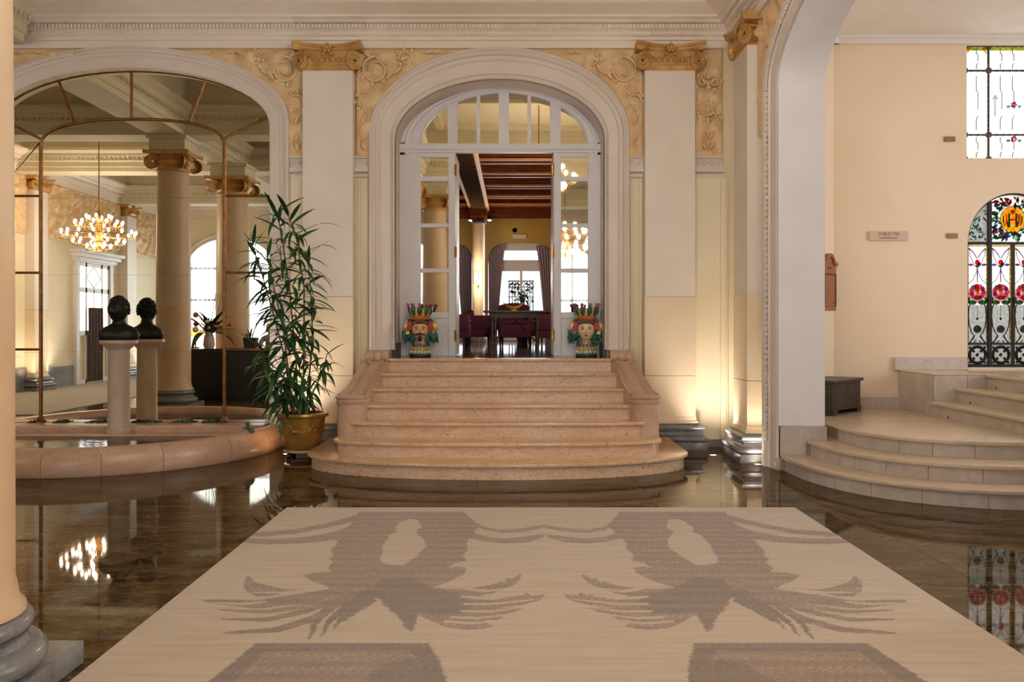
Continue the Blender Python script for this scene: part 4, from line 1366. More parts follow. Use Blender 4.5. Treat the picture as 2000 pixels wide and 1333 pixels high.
# ------------------------------------------------------------------ the lounge beyond the doorway
LY = 23.0
struct('floor_lounge', MB().box(-5, 5, 11.98, LY + .6, LAND - .2, LAND), MAT['lounge_floor'])
lw = MB(); NA = [(-1.865, .83, 3.0, .57), (.19, .83, 3.0, .57), (2.3, .83, 3.0, .57)]
poly = [(-5, LAND - .1)]
for a_ in NA: poly += [(a_[0] - a_[1], LAND - .1)] + arch_pts(*a_, n=20, p=3.2) + [(a_[0] + a_[1], LAND - .1)]
poly += [(5, LAND - .1), (5, 4.7), (-5, 4.7)]
lw.prism(poly, LY, LY + .35, 'xz')
struct('wall_lounge_back', lw, MAT['lounge_wall'])
struct('wall_lounge_left', MB().box(-5.2, -5, 11.76, LY + .3, 0, 4.7), MAT['lounge_wall'])
struct('wall_lounge_right', MB().box(5, 5.2, 11.76, LY + .3, 0, 4.7), MAT['lounge_wall'])
struct('wall_lounge_front', MB().box(-5, -1.5, 11.76, 11.9, 0, 4.7).box(1.2, 5, 11.76, 11.9, 0, 4.7).box(-1.5, 1.2, 11.8, 11.9, 4.55, 4.7), MAT['lounge_wall'])
cl = sroot('ceiling_lounge')
MB().box(-5, 5, 11.76, LY + .3, 4.56, 4.7).build('ceiling_deck', MAT['beam_wood'], cl, kind='structure')
y = 12.0
pk = MB().box(-4.98, 4.98, .004, .296, 4.535, 4.565).mesh('plank'); pk.materials.append(MAT['beam_wood'])
while y < LY - .3:
    o = put('plank', pk, None, cl, (0, y, 0)); o['kind'] = 'structure'; y += .3
for y in (13.2, 14.7, 16.2, 17.7, 19.2, 20.7, 22.1):
    b = MB().box(-4.98, 4.98, y - .14, y + .14, 4.36, 4.54).build('cross_beam', MAT['beam_wood'], cl, bevel=.015, kind='structure')
    for d in (-.17, .14): MB().box(-4.98, 4.98, y + d, y + d + .03, 4.36, 4.40).build('beam_edge', MAT['beam_edge'], b, kind='structure')
    for d in (-.45, .4): MB().box(-4.98, 4.98, y + d, y + d + .05, 4.5, 4.54).build('beam_edge', MAT['beam_edge'], b, kind='structure')
b = MB().box(-.98, -.66, 12.0, 22.6, 4.22, 4.54).build('main_beam', MAT['beam_dark'], cl, bevel=.015, kind='structure')
for x in (-1.06, -.66): MB().box(x, x + .08, 12.0, 22.6, 4.26, 4.34).build('beam_edge', MAT['beam_edge'], b, bevel=.01, kind='structure')
MB().box(-4.98, 4.98, 22.62, 22.98, 4.16, 4.54).build('wood_cornice', MAT['beam_wood'], cl, bevel=.01, kind='structure')
MB().box(-4.98, 4.98, 22.57, 22.62, 4.48, 4.53).build('cornice_edge', MAT['beam_edge'], cl, bevel=.01, kind='structure')
# lounge windows
for i, a_ in enumerate(NA):
    wn = sroot('window_%d' % (5 + i)); x0, x1 = a_[0] - a_[1] + .02, a_[0] + a_[1] - .02
    m = MB().box(x0, x0 + .16, LY + .2, LY + .3, LAND, 3.55).box(x1 - .16, x1, LY + .2, LY + .3, LAND, 3.55).box(x0, x1, LY + .2, LY + .3, 3.38, 3.57).box(x0, x1, LY + .2, LY + .3, 2.86, 3.14).box(x0, x1, LY + .2, LY + .3, LAND, LAND + .12)
    m.box(a_[0] - .03, a_[0] + .03, LY + .2, LY + .3, LAND, 2.86)
    m.build('window_frame', MAT['door_white'], wn, bevel=.01, kind='structure')
    MB().box(x0, x1, LY + .24, LY + .25, LAND, 3.5).build('pane', MAT['clear_glass'], wn, fix=False, kind='structure')
gr = MB()
for k in range(9): gr.box(-.12 + .075 * k, -.095 + .075 * k, 24.0, 24.02, 1.2, 2.62)
for z in (2.6, 2.45, 2.2): gr.box(-.14, .52, 24.0, 24.03, z, z + .03)
for k in range(16): gr.ball((-.1 + .04 * k, 24.0, 2.52 + .02 * (k % 3)), .03, 6, 4)
for k in range(26):
    r_ = random.Random(k); gr.ball((r_.uniform(-.12, .5), 24.05, r_.uniform(2.1, 2.45)), r_.uniform(.02, .05), 6, 4)
gr.xf(Matrix.Translation((0, -.68, 0)))
gr.build('window_grille', MAT['iron'], bpy.data.objects['window_6'], kind='structure')


def curtain(label, xt0, xt1, xb0, xb1, z0, z1, Y, mat, n=60, amp=.045, folds=6, group=None, axis='x', top=None):
    rows = []
    for j in range(15):
        t = j / 14; z = z1 + (z0 - z1) * t
        q = t ** .75
        a0, a1 = xt0 + (xb0 - xt0) * q, xt1 + (xb1 - xt1) * q
        r = []
        for i in range(n + 1):
            u = i / n; x = a0 + (a1 - a0) * u
            zz = z if top is None else z - (1 - t) * top(x)
            d = amp * math.sin(2 * PI * folds * u + .6 * math.sin(5 * t)) * (.8 + .3 * t)
            r.append((x, Y + d, zz) if axis == 'x' else (Y + d, x, zz))
        rows.append(r)
    o = MB().grid(rows).build('curtain', MAT[mat], None, smooth=180, fix=False)
    return tag(o, label, 'curtain', group)


curtain('taupe curtain at the far window, gathered to the arch side beside the lounge column', -.63, -.2, -.62, -.42, LAND, 3.5, LY + .08, 'curtain', top=lambda x: max(0, -.36 - x) ** 1.5 * 1.6)
curtain('taupe curtain at the far window, hanging behind the door leaf hinges', .56, 1.0, .80, 1.0, LAND, 3.5, LY + .08, 'curtain', top=lambda x: max(0, x - .74) ** 1.5 * 1.6)
curtain('taupe curtain of the second lounge window, behind the wing chair', -1.5, -1.05, -1.26, -1.05, LAND, 3.5, LY + .08, 'curtain', top=lambda x: max(0, x + 1.3) ** 1.5 * 1.6)
# lounge column with its bracket and wall lamp
lc = thing('lounge_column', 'slim pale lounge column under the dark wooden ceiling beam', 'column', (-.83, 21.8, LAND))
MB().lathe([(.15, 0), (.15, 2.85)], 24).build('shaft', MAT['shaft_stone'], lc, smooth=40)
MB().lathe([(.2, 0), (.2, .12), (.17, .16), (.15, .2)], 24).build('base', MAT['grey_marble'], lc, smooth=40)
MB().lathe([(.15, 2.78), (.19, 2.8), (.19, 2.84), (.15, 2.86), (.15, 2.95)], 24).build('collar', MAT['grey_marble'], lc, smooth=40)
MB().box(-.2, .2, -.2, .2, 2.94, 3.14).box(-.16, .16, -.16, .16, 2.86, 2.94).build('bracket', MAT['beam_wood'], lc, bevel=.02)
wl = thing('wall_lamp', 'glowing glass wall lamp on the slim lounge column', 'lamp', (-.83, 21.62, 2.56))
MB().lathe([(.02, -.12), (.09, -.02), (.1, .08), (.07, .16), (.0, .17)], 16, (0, -.06, 0)).build('shade', MAT['lamp_glow'], wl, smooth=60)
MB().tube([(0, .06, -.1), (0, -.06, -.16), (0, -.06, -.11)], .015, 8).build('arm', MAT['brass'], wl, smooth=60)
for x, l in ((-1.02, 'small spotlight under the ceiling on the darker side of the lounge column bracket'), (-.57, 'small spotlight under the ceiling, between the bracket and the far window')):
    s_ = thing('ceiling_spot', l, 'spotlight', (x, 21.9, 4.06))
    MB().lathe([(.03, .04), (.05, .0), (.05, -.06)], 12).build('housing', MAT['black'], s_, smooth=40)
    MB().ball((0, 0, -.06), (.045, .045, .03), 10, 6).build('bulb', MAT['bulb'], s_, smooth=60)
    MB().tube([(0, 0, .04), (0, .0, .15)], .012, 6).build('bracket_arm', MAT['black'], s_)
tag(MB().box(-.02, .32, LY - .03, LY + .001, 3.66, 3.76).build('exit_sign', MAT['white_paint'], None, bevel=.005), 'small white sign box on the yellow lounge wall over the window', 'sign')
tag(MB().lathe([(.0, -.04), (.05, -.035), (.06, 0)], 14).xf(Matrix.Translation((.03, LY, 3.87)) @ Matrix.Rotation(PI / 2, 4, 'X')).build('smoke_detector', MAT['beam_wood'], None, smooth=50), 'small round detector on the yellow lounge wall above the sign box', 'detector')


def make_chair(label, loc, rz, hb=.86, w=.62, tub=False):
    t = thing('armchair', label, 'armchair', loc, rz, 'burgundy lounge chairs')
    h = w / 2
    MB().box(-h, h, -.3, .25, .16, .42).build('seat', MAT['burgundy'], t, bevel=.04, smooth=40)
    MB().box(-h + .06, h - .06, -.3, .18, .42, .5).build('cushion', MAT['burgundy'], t, bevel=.035, smooth=40)
    rows = []
    for k in range(9):
        u = -1 + k / 4; x = u * h
        rows.append([(x, .2 + .02 * (1 - u * u), .3), (x, .17 - .05 * u * u, .45), (x, .2 - .05 * u * u, hb - .06 * u * u), (x, .26, hb - .03 - .06 * u * u), (x, .32, hb - .1), (x, .3, .3)])
    bk = MB().grid(rows); bk.f += [tuple(range(6)), tuple(48 + k for k in range(6))]
    bk.build('backrest', MAT['burgundy'], t, smooth=50)
    for s_ in (-1, 1):
        x0, x1 = sorted((s_ * (h - .09), s_ * (h + .03)))
        MB().box(x0, x1, -.29, .27, .3, .6).build('armrest', MAT['burgundy'], t, bevel=.04, smooth=40)
        for y in (-.26, .22): MB().tube([(s_ * (h - .05), y, .17), (s_ * (h - .05), y, 0)], [.025, .015], 8).build('leg', MAT['black'], t, smooth=40)
    return t


make_chair('burgundy wing chair cut by the door leaf, under the second curtain', (-1.12, 17.4, LAND), PI / 2, .86)
make_chair('burgundy armchair in front of the slim lounge column', (-.72, 18.9, LAND), PI / 2 + .2, .74)
make_chair('burgundy armchair standing right behind the table with the golden bowl', (.02, 18.0, LAND), 0.1, .84)
make_chair('burgundy armchair at the window end of the table, under the gathered curtain', (.72, 17.4, LAND), -PI / 2, .62)
make_chair('burgundy armchair by the plant, between table and window', (.5, 20.0, LAND), -.5, .72)
tb = thing('console_table', 'dark brown table with turned legs and crossed stretchers in the lounge', 'table', (.02, 16.1, LAND))
MB().box(-.54, .54, -.28, .28, .615, .65).build('tabletop', MAT['dark_wood'], tb, bevel=.008)
MB().box(-.42, .42, -.22, .22, .53, .615).build('apron', MAT['dark_wood'], tb, bevel=.006)
for sx in (-1, 1):
    for sy in (-1, 1):
        MB().lathe([(.03, 0), (.035, .05), (.02, .08), (.032, .2), (.02, .3), (.035, .4), (.022, .46), (.03, .53)], 12, (sx * .39, sy * .2, 0)).build('leg', MAT['dark_wood'], tb, smooth=50)
    MB().tube([(sx * .38, 0, .1), (0, 0, .5)], .013, 6).build('stretcher', MAT['dark_wood'], tb)
bo = MB(); rows = []
for k in range(13):
    u = -1 + k / 6; rows.append([(u * .19, .07 * math.sin(a) * (1 - u * u) ** .5 if abs(u) < 1 else 0, .07 + .09 * abs(u) ** 2 - .06 * math.cos(a) * (1 - u * u) ** .5 * (a < PI / 2 or a > 3 * PI / 2)) for a in [-PI / 2 + PI * q / 8 for q in range(9)]])
bo.grid(rows); bo.lathe([(.05, 0), (.04, .02), (.02, .04), (.04, .06)], 12)
o = bo.build('fruit_bowl', MAT['gl_gold'], None, smooth=60, loc=(.0, 16.0, LAND + .65)); tag(o, 'golden boat-shaped bowl on the lounge table', 'bowl')

LEAFS = []
for v, (droop, tw) in enumerate(((.25, .0), (.55, .15), (.9, -.2))):
    mb = MB(); rows = []
    n = 10
    for k in range(n + 1):
        t = k / n
        wd = .098 * (t ** .55) * (1 - t) ** .8 * 1.9 if t > 0 else .004
        wd = max(wd, .004)
        x = t * math.cos(droop * t * .6); z = .16 * t - droop * t * t * .75
        fold = wd * .35
        rows.append([(x, -wd, z + fold * .6 + tw * wd * t), (x, 0, z), (x, wd, z + fold * .6 - tw * wd * t)])
    mb.grid(rows)
    LEAFS.append(mb.mesh('leaf', 180, fix=False))
LEAF_M = {}
for nm in ('leaf', 'leaf_dark', 'leaf_yellow'):
    for i, me in enumerate(LEAFS):
        m2 = me.copy(); m2.materials.append(MAT[nm]); LEAF_M[(nm, i)] = m2


def add_leaf(parent, pos, az, el, L, mat='leaf', v=0, roll=0):
    o = put('leaf', LEAF_M[(mat, v)], None, parent)
    m = Matrix.Translation(pos) @ Matrix.Rotation(az, 4, 'Z') @ Matrix.Rotation(-el, 4, 'Y') @ Matrix.Rotation(roll, 4, 'X') @ Matrix.Diagonal((L, L, L, 1))
    o.matrix_local = m
    return o


lp = thing('potted_fern', 'dark green bushy plant standing behind the lounge chairs before the window', 'plant', (.2, 20.9, LAND))
MB().lathe([(.12, 0), (.17, .3), (.18, .32), (.15, .32), (.13, .28), (0, .28)], 18).build('pot', MAT['black'], lp, smooth=40)
MB().tube([(0, 0, .28), (0, 0, 1.1)], .02, 6).build('stem', MAT['cane'], lp)
rr = random.Random(3)
for k in range(42):
    add_leaf(lp, (rr.uniform(-.03, .03), rr.uniform(-.03, .03), rr.uniform(.8, 1.12)), rr.uniform(0, 2 * PI), rr.uniform(-.2, .9), rr.uniform(.28, .45), 'leaf_dark', k % 3)

# ------------------------------------------------------------------ heads: vases and bust
def head_mesh(Wd, Dp, H, nu=56, nv=44, jaw=.30, nose=1.0):
    vs = []; 
    def g(x, z, cx, cz, sx, sz): return math.exp(-((x - cx) / sx) ** 2 - ((z - cz) / sz) ** 2)
    for j in range(nv + 1):
        t = -PI / 2 + PI * j / nv
        for k in range(nu):
            a = 2 * PI * k / nu
            x, y, z = math.cos(t) * math.sin(a), -math.cos(t) * math.cos(a), math.sin(t)
            q = max(0, -z)
            px = Wd / 2 * x * (1 - jaw * q ** 1.4)
            py = Dp / 2 * y * (1 - .18 * q)
            pz = H / 2 * z
            if y < 0:
                f = -y
                d = 0
                d += nose * (.115 * g(x, z, 0, -.17, .13, .1) + .075 * g(x, z, 0, .0, .09, .2))
                d -= .05 * (g(x, z, .36, .05, .17, .12) + g(x, z, -.36, .05, .17, .12))
                d += .035 * (g(x, z, .36, .22, .22, .07) + g(x, z, -.36, .22, .22, .07))
                d += .02 * (g(x, z, .45, -.18, .18, .16) + g(x, z, -.45, -.18, .18, .16))
                d += .045 * (g(x, z, 0, -.43, .22, .055) + g(x, z, 0, -.54, .18, .06)) - .035 * g(x, z, 0, -.485, .24, .022)
                d += .075 * g(x, z, 0, -.78, .26, .14)
                py -= d * Dp * f ** .5
            vs.append((px, py, pz))
    mb = MB(); mb.v = vs
    for j in range(nv):
        for k in range(nu): mb.f.append((j * nu + k, j * nu + (k + 1) % nu, (j + 1) * nu + (k + 1) % nu, (j + 1) * nu + k))
    return mb


def make_vase(label, loc, rz, male):
    t = thing('head_vase', label, 'vase', loc, rz, 'glazed crowned head vases')
    # foot and patterned collar
    MB().lathe([(.125, 0), (.135, .012), (.135, .03), (.12, .04)], 28).build('foot', MAT['gl_blue'], t, smooth=40)
    body = MB().lathe([(.125, .038), (.128, .05), (.108, .09), (.09, .13), (.074, .165), (.06, .2), (.058, .23)], 28).build('collar', MAT['gl_collar'], t, smooth=50)
    for q, (r, z, n, mat) in enumerate(((.122, .06, 18, 'gl_cream'), (.104, .102, 15, 'gl_gold'), (.088, .142, 13, 'gl_brown'))):
        bb = MB()
        for k in range(n):
            a = 2 * PI * (k + .5 * q) / n; bb.ball((r * math.cos(a), r * math.sin(a), z), (.014, .014, .02), 7, 5)
        bb.build('bead_band', MAT[mat], body, smooth=60, kind='stuff')
    MB().lathe([(.056, .15), (.055, .24)], 20).build('neck', MAT['gl_orange'], t, smooth=40)
    sk = MAT['tan_skin'] if male else MAT['pale_skin']
    hd = head_mesh(.225, .24, .29); hd.xf(Matrix.Translation((0, -.005, .335)))
    head = hd.build('head', sk, t, smooth=60)
    for s_ in (-1, 1):
        MB().ball((s_ * .042, -.104, .342), (.021, .012, .0095), 10, 6).build('eye', MAT['gl_cream'], head, smooth=60)
        MB().ball((s_ * .041, -.1135, .342), (.0075, .006, .0085), 8, 6).build('pupil', MAT['gl_black'], head, smooth=60)
        MB().tube([(s_ * .016, -.118, .362), (s_ * .04, -.12, .372), (s_ * .066, -.105, .364)], [.003, .0052, .003], 6).build('eyebrow', MAT['gl_black'], head, smooth=60)
        MB().tube([(s_ * .02, -.112, .35), (s_ * .042, -.116, .355), (s_ * .064, -.1, .347)], [.002, .003, .002], 5).build('eyelid', MAT['gl_black'], head, smooth=60)
    lp_ = MB().ball((0, -.122, .272), (.024, .012, .006), 10, 6).ball((0, -.121, .262), (.019, .012, .006), 10, 6)
    lp_.build('lips', MAT['gl_red' if male else 'gl_red'], head, smooth=60)
    if male:
        mu = MB()
        for s_ in (-1, 1): mu.tube([(0, -.134, .289), (s_ * .025, -.132, .285), (s_ * .05, -.118, .276), (s_ * .072, -.1, .279), (s_ * .082, -.09, .288)], [.009, .010, .008, .005, .002], 8)
        mu.build('moustache', MAT['gl_black'], head, smooth=60)
        bd = MB().ball((0, -.11, .232), (.028, .02, .024), 12, 8).ball((0, -.1, .214), (.02, .018, .022), 10, 6)
        bd.build('goatee', MAT['gl_black'], head, smooth=60)
    # hair line and its wound band
    hr = MB()
    for k in range(22):
        a = 2 * PI * k / 22; hr.ball((.108 * math.sin(a), -.115 * math.cos(a) + .0, .432 + .012 * math.cos(a * 3)), (.022, .022, .026), 8, 6)
    hr.build('hair_band', MAT['gl_brown'], head, smooth=60)
    MB().lathe([(.1, .4), (.118, .43), (.11, .46), (.09, .475)], 24).build('hair', MAT['gl_black' if male else 'gl_brown'], head, smooth=60)
    # crown
    cr = MB().lathe([(.095, .452), (.106, .46), (.118, .495), (.128, .53), (.12, .53), (.108, .495), (.08, .47)], 28).build('crown', MAT['gl_orange'], t, smooth=50)
    rr = random.Random(5 + male)
    for k in range(10):
        a = 2 * PI * k / 10 + (.31 if male else 0)
        m = Matrix.Rotation(a, 4, 'Z') @ Matrix.Translation((.123, 0, .515)) @ Matrix.Rotation(.28, 4, 'Y')
        f = MB()
        f.lathe([(.012, 0), (.03, .03), (.033, .06), (.024, .1), (.008, .128)], 10); f.xf(Matrix.Diagonal((.55, 1, 1, 1)))
        f.xf(m)
        fo = f.build('crown_leaf', MAT['gl_blue' if k % 2 else 'gl_green'], cr, smooth=60)
        b = MB().ball((0, 0, .142), .018, 8, 6); b.xf(m); b.build('crown_bead', MAT['gl_pink'], fo, smooth=60)
        m2 = Matrix.Rotation(a + PI / 10, 4, 'Z') @ Matrix.Translation((.122, 0, .515)) @ Matrix.Rotation(.22, 4, 'Y')
        f = MB().lathe([(.02, 0), (.022, .04), (.014, .08), (.004, .088)], 8); f.xf(Matrix.Diagonal((.5, 1, 1, 1))); f.xf(m2)
        f.build('crown_tongue', MAT['gl_gold'], cr, smooth=60)
    # fruit and flowers over the ears, hanging green clusters
    for s_ in (-1, 1):
        for (x, y, z, r, mt) in ((.135, -.05, .36, .034, 'gl_red' if male else 'gl_pink'), (.128, -.06, .405, .032, 'gl_red' if male else 'gl_pink'), (.165, -.03, .335, .03, 'gl_orange'), (.175, -.015, .385, .034, 'gl_cream'), (.16, .0, .425, .032, 'gl_gold'), (.19, .005, .345, .032, 'gl_gold' if male else 'gl_cream'), (.155, -.03, .30, .028, 'gl_cream'), (.13, -.01, .445, .03, 'gl_blue')):
            f = MB().ball((s_ * x, y, z), (r, r, r), 10, 8)
            for q in range(5):
                a = 2 * PI * q / 5; f.ball((s_ * x + r * .55 * math.cos(a), y - r * .6, z + r * .55 * math.sin(a)), r * .5, 7, 5)
            f.build('fruit', MAT[mt], t, smooth=60)
        for q in range(26):
            x = rr.uniform(.09, .215); z0 = rr.uniform(.2, .31) - (x < .12) * .03; y = rr.uniform(-.06, .05)
            f = MB().lathe([(.002, -.045), (.014, -.02), (.017, .01), (.006, .045)], 7); f.xf(Matrix.Translation((s_ * x, y, z0)) @ Matrix.Rotation(s_ * rr.uniform(-.5, .15), 4, 'Y'))
            f.build('grape_leaf', MAT['gl_green' if rr.random() < .8 else 'gl_blue'], t, smooth=60)
    return t


make_vase('ceramic head vase of a moustached bearded king with a crown of leaves', (W(821, 11.5), 11.5, LAND), .05, 1)
make_vase('ceramic head vase of a pale crowned queen with pink flowers at her ears', (W(1145, 11.5), 11.5, LAND), -.1, 0)

# ------------------------------------------------------------------ bust on its pedestal
pd = thing('pedestal', 'slim round marble pedestal carrying the black bust in the fountain', 'pedestal', (-4.71, 11.0, .205))
MB().lathe([(.15, 0), (.15, .03), (.135, .045), (.128, .06), (.122, .98), (.128, 1.0), (.14, 1.01)], 30).build('shaft', MAT['pedestal'], pd, smooth=40)
MB().lathe([(.135, 1.0), (.15, 1.02), (.2, 1.055), (.215, 1.07), (.215, 1.105), (0, 1.105)], 30).build('capital', MAT['pedestal'], pd, smooth=40)
bu = thing('bust', 'black bronze bust of a curly-haired man on the marble pedestal', 'sculpture', (-4.71, 11.0, 1.31), .25)
rows = []
for (z, rx, ry, yo) in ((0, .215, .11, 0), (.02, .228, .12, 0), (.07, .232, .125, 0), (.115, .215, .115, .005), (.15, .175, .1, .01), (.175, .12, .088, .012), (.2, .08, .075, .01), (.23, .07, .07, .0), (.3, .066, .066, -.01)):
    rows.append([(rx * math.cos(t), yo + ry * math.sin(t), z) for t in [2 * PI * k / 28 for k in range(29)]])
b_ = MB().grid(rows); b_.f.append(tuple(range(28)))
hd = head_mesh(.222, .26, .315); hd.xf(Matrix.Translation((-.005, -.02, .36)) @ Matrix.Rotation(-.5, 4, 'Z'))
b_.add(hd.v, hd.f)
bo_ = b_.build('body', MAT['black_bronze'], bu, smooth=50)
hr = MB(); rr = random.Random(2)
for k in range(260):
    a = rr.uniform(0, 2 * PI); e = rr.uniform(-.35, 1.5)
    x, y, z = math.cos(e) * math.sin(a), -math.cos(e) * math.cos(a), math.sin(e)
    if y < -.1 and z < .55: continue
    p = Matrix.Rotation(-.5, 3, 'Z') @ Vector((x * .115, y * .122 + .006, z * .155))
    hr.ball((p.x - .005, p.y - .01, p.z + .363), rr.uniform(.012, .021), 7, 5)
hr.build('hair', MAT['black_bronze'], bu, smooth=60)
cl_ = MB()
for s_ in (-1, 1):
    cl_.tube([(s_ * .08, .02, .19), (s_ * .055, -.09, .15), (s_ * .015, -.12, .07)], [.014, .022, .012], 7, flat=.5)
cl_.build('lapel', MAT['black_bronze'], bu, smooth=60)

# frog on the rim
fg = MB()
fg.ball((0, 0, .035), (.055, .035, .03), 12, 8); fg.ball((-.05, 0, .065), (.03, .028, .024), 10, 8)
for s_ in (-1, 1):
    fg.ball((-.05, s_ * .018, .088), .009, 6, 5); fg.ball((.03, s_ * .035, .025), (.035, .014, .022), 8, 6)
    fg.tube([(-.03, s_ * .025, .04), (-.045, s_ * .04, .01), (-.07, s_ * .042, .004)], [.011, .008, .007], 6); fg.tube([(.05, s_ * .04, .015), (.01, s_ * .052, .004), (-.02, s_ * .055, .004)], [.012, .009, .008], 6)
o = fg.build('frog_figure', MAT['frog'], None, smooth=60, loc=(-3.02, 10.5, .283)); o.rotation_euler = (0, .55, .3); tag(o, 'small grey-green frog figure on the fountain rim near the golden planter', 'figurine')
# ------------------------------------------------------------------ big potted plant in the golden planter
PX, PY = W(590, 10.4), 10.4


def planter(label, loc, group=None):
    t = thing('planter', label, 'planter', loc, 0, group)
    MB().lathe([(.185, .085), (.2, .1), (.222, .22), (.252, .40), (.262, .455), (.245, .455), (.235, .42), (.0, .42)], 36).build('bowl', MAT['gold_pot'], t, smooth=40)
    MB().lathe([(.262, .455), (.29, .462), (.298, .48), (.29, .5), (.262, .508), (.245, .5), (.245, .455)], 36).build('rim', MAT['gold_pot'], t, smooth=40)
    MB().lathe([(.0, .43), (.24, .435), (.244, .43)], 24).build('soil', MAT['soil'], t, smooth=60)
    for k in range(6):
        a = 2 * PI * k / 6 + .2
        g = MB(); rr = random.Random(k)
        for q in range(9):
            b = a + (q - 4) * .05; z = .33 + .03 * math.cos((q - 4) * .7) + rr.uniform(-.012, .012)
            g.ball((.243 * math.cos(b), .243 * math.sin(b), z), rr.uniform(.014, .022), 7, 5)
        g.tube([(.245 * math.cos(a + .2 + .13 * q), .245 * math.sin(a + .2 + .13 * q), .335 - .035 * math.sin(PI * q / 5)) for q in range(6)], .006, 5)
        g.build('garland', MAT['gold_pot'], t, smooth=60)
    st = MB().lathe([(.15, .065), (.205, .068), (.21, .08), (.2, .092), (0, .092)], 30).build('tray', MAT['rim'], t, smooth=40)
    for k in range(4):
        a = PI / 4 + k * PI / 2
        MB().tube([(.17 * math.cos(a) - .02, .17 * math.sin(a), .03), (.17 * math.cos(a) + .02, .17 * math.sin(a), .03)], .03, 10).build('caster', MAT['black'], t, smooth=40)
    return t


planter('gold glazed planter with garlands on black casters, between fountain and staircase', (PX, PY, 0))
pt = thing('cane_plant', 'tall leafy cane plant with drooping narrow leaves in the golden planter', 'plant', (PX, PY, .43))
SC_ = PY / F


def w2(px, py, dy=0): return ((px - 594 - max(0, 700 - py) * .03) * SC_, dy, (805 - py) * SC_ + .08)


STEMS = [[(585, 812, .02), (580, 700, .05), (572, 560, .02), (560, 450, .0), (552, 412, -.02)],
         [(596, 812, -.03), (601, 680, -.06), (604, 560, -.05), (592, 470, -.04), (578, 425, -.05)],
         [(574, 812, .04), (556, 700, .1), (532, 600, .12), (512, 520, .1), (500, 480, .08)],
         [(580, 812, -.06), (566, 650, -.14), (548, 545, -.18), (540, 500, -.2)],
         [(606, 812, -.03), (618, 765, -.06), (638, 725, -.08), (646, 690, -.08)],
         [(570, 812, -.05), (550, 765, -.12), (534, 715, -.16), (524, 680, -.18)],
         [(600, 812, .04), (612, 660, .1), (610, 560, .12), (606, 500, .12)]]
rr = random.Random(21)
nl = 0
for si, st in enumerate(STEMS):
    P = [Vector(w2(*p)) for p in st]
    # smooth poly-line
    Q = []
    for k in range(len(P) - 1):
        for q in range(6): Q.append(P[k].lerp(P[k + 1], q / 6))
    Q.append(P[-1])
    MB().tube([tuple(p) for p in Q], [.0105 * (1 - .55 * k / len(Q)) for k in range(len(Q))], 7).build('stem', MAT['cane'], pt, smooth=60)
    L = sum((Q[k + 1] - Q[k]).length for k in range(len(Q) - 1))
    d = .08 * L if si not in (4,) else .25 * L
    step = L * .92 / {0: 46, 1: 44, 2: 46, 3: 46, 4: 14, 5: 40, 6: 44}[si]
    az = rr.uniform(0, 6)
    while d < L and nl < 290:
        acc = 0
        for k in range(len(Q) - 1):
            l = (Q[k + 1] - Q[k]).length
            if acc + l >= d:
                p = Q[k].lerp(Q[k + 1], (d - acc) / l); break
            acc += l
        else: p = Q[-1]
        u = d / L
        az += 2.39996 + rr.uniform(-.3, .3)
        a = az
        # keep leaves off the pilaster: lean the ones that point back to the sides and front
        if math.sin(a) > .45: a = a + PI
        el = .2 * u + rr.uniform(-.4, .35) - .4 * (1 - u)
        Lf = rr.uniform(.26, .4) * (1.0 if si != 4 else .7)
        v = rr.choice([0, 1, 1, 2, 2]) if u < .93 else 0
        if u > .93: el = rr.uniform(.5, 1.2)
        add_leaf(pt, p, a, el, Lf, 'leaf_dark' if rr.random() < .45 else 'leaf', v, rr.uniform(-.4, .4))
        nl += 1
        d += step
# the smaller leaves between them, too many to pick apart
fo = MB(); rr2 = random.Random(5)
for st in STEMS:
    P = [Vector(w2(*p)) for p in st]
    for q in range(26):
        u = rr2.uniform(.05, .97) * (len(P) - 1); k = int(u); p = P[k].lerp(P[k + 1], u - k)
        a = rr2.uniform(0, 2 * PI)
        if math.sin(a) > .45: a += PI
        L = rr2.uniform(.18, .3)
        m = Matrix.Translation(p) @ Matrix.Rotation(a, 4, 'Z') @ Matrix.Rotation(rr2.uniform(-.2, .8), 4, 'Y') @ Matrix.Diagonal((L, L, L, 1))
        me_ = LEAFS[rr2.choice((0, 1, 2))]
        fo.add([m @ v.co for v in me_.vertices], [tuple(f.vertices) for f in me_.polygons])
fo.build('small_leaves', MAT['leaf'], pt, smooth=180, fix=False, kind='stuff')
add_leaf(pt, Vector(w2(604, 610, -.12)), .1, .1, .14, 'leaf_yellow', 1)
for (x, y, a, e, L) in ((520, 520, PI, .1, .40), (515, 535, PI + .1, -.1, .42), (520, 560, PI - .1, -.5, .4), (530, 470, PI, .2, .38), (510, 500, PI + .05, .3, .36), (525, 600, PI, -.7, .42), (540, 480, PI + .2, .15, .4), (620, 480, .1, -.1, .2), (612, 440, .0, .1, .32)):
    add_leaf(pt, Vector(w2(x + 20, y, -.05)), a, e, L, 'leaf_dark', 1, rr.uniform(-.3, .3))
    MB().tube([tuple(w2(560, y + 30, -.02)), tuple(w2(x + 20, y, -.05))], [.006, .003], 5).build('twig', MAT['cane'], pt)

# the second, smaller plant that shows only in the mirror
p2 = thing('palm_plant', 'dark broad-leaved plant reflected in the mirror beside the round column', 'plant', (-7.72, 9.3, 0))
MB().lathe([(.15, 0), (.2, .3), (.21, .34), (.18, .34), (.17, .3), (0, .3)], 20).build('pot', MAT['rim'], p2, smooth=40)
MB().tube([(0, 0, .3), (0, 0, 1.1)], .02, 6).build('stem', MAT['cane'], p2)
for k in range(16):
    add_leaf(p2, (0, 0, rr.uniform(.5, 1.15)), rr.uniform(0, 2 * PI), rr.uniform(-.2, .7), rr.uniform(.35, .6), 'leaf_dark', k % 3)

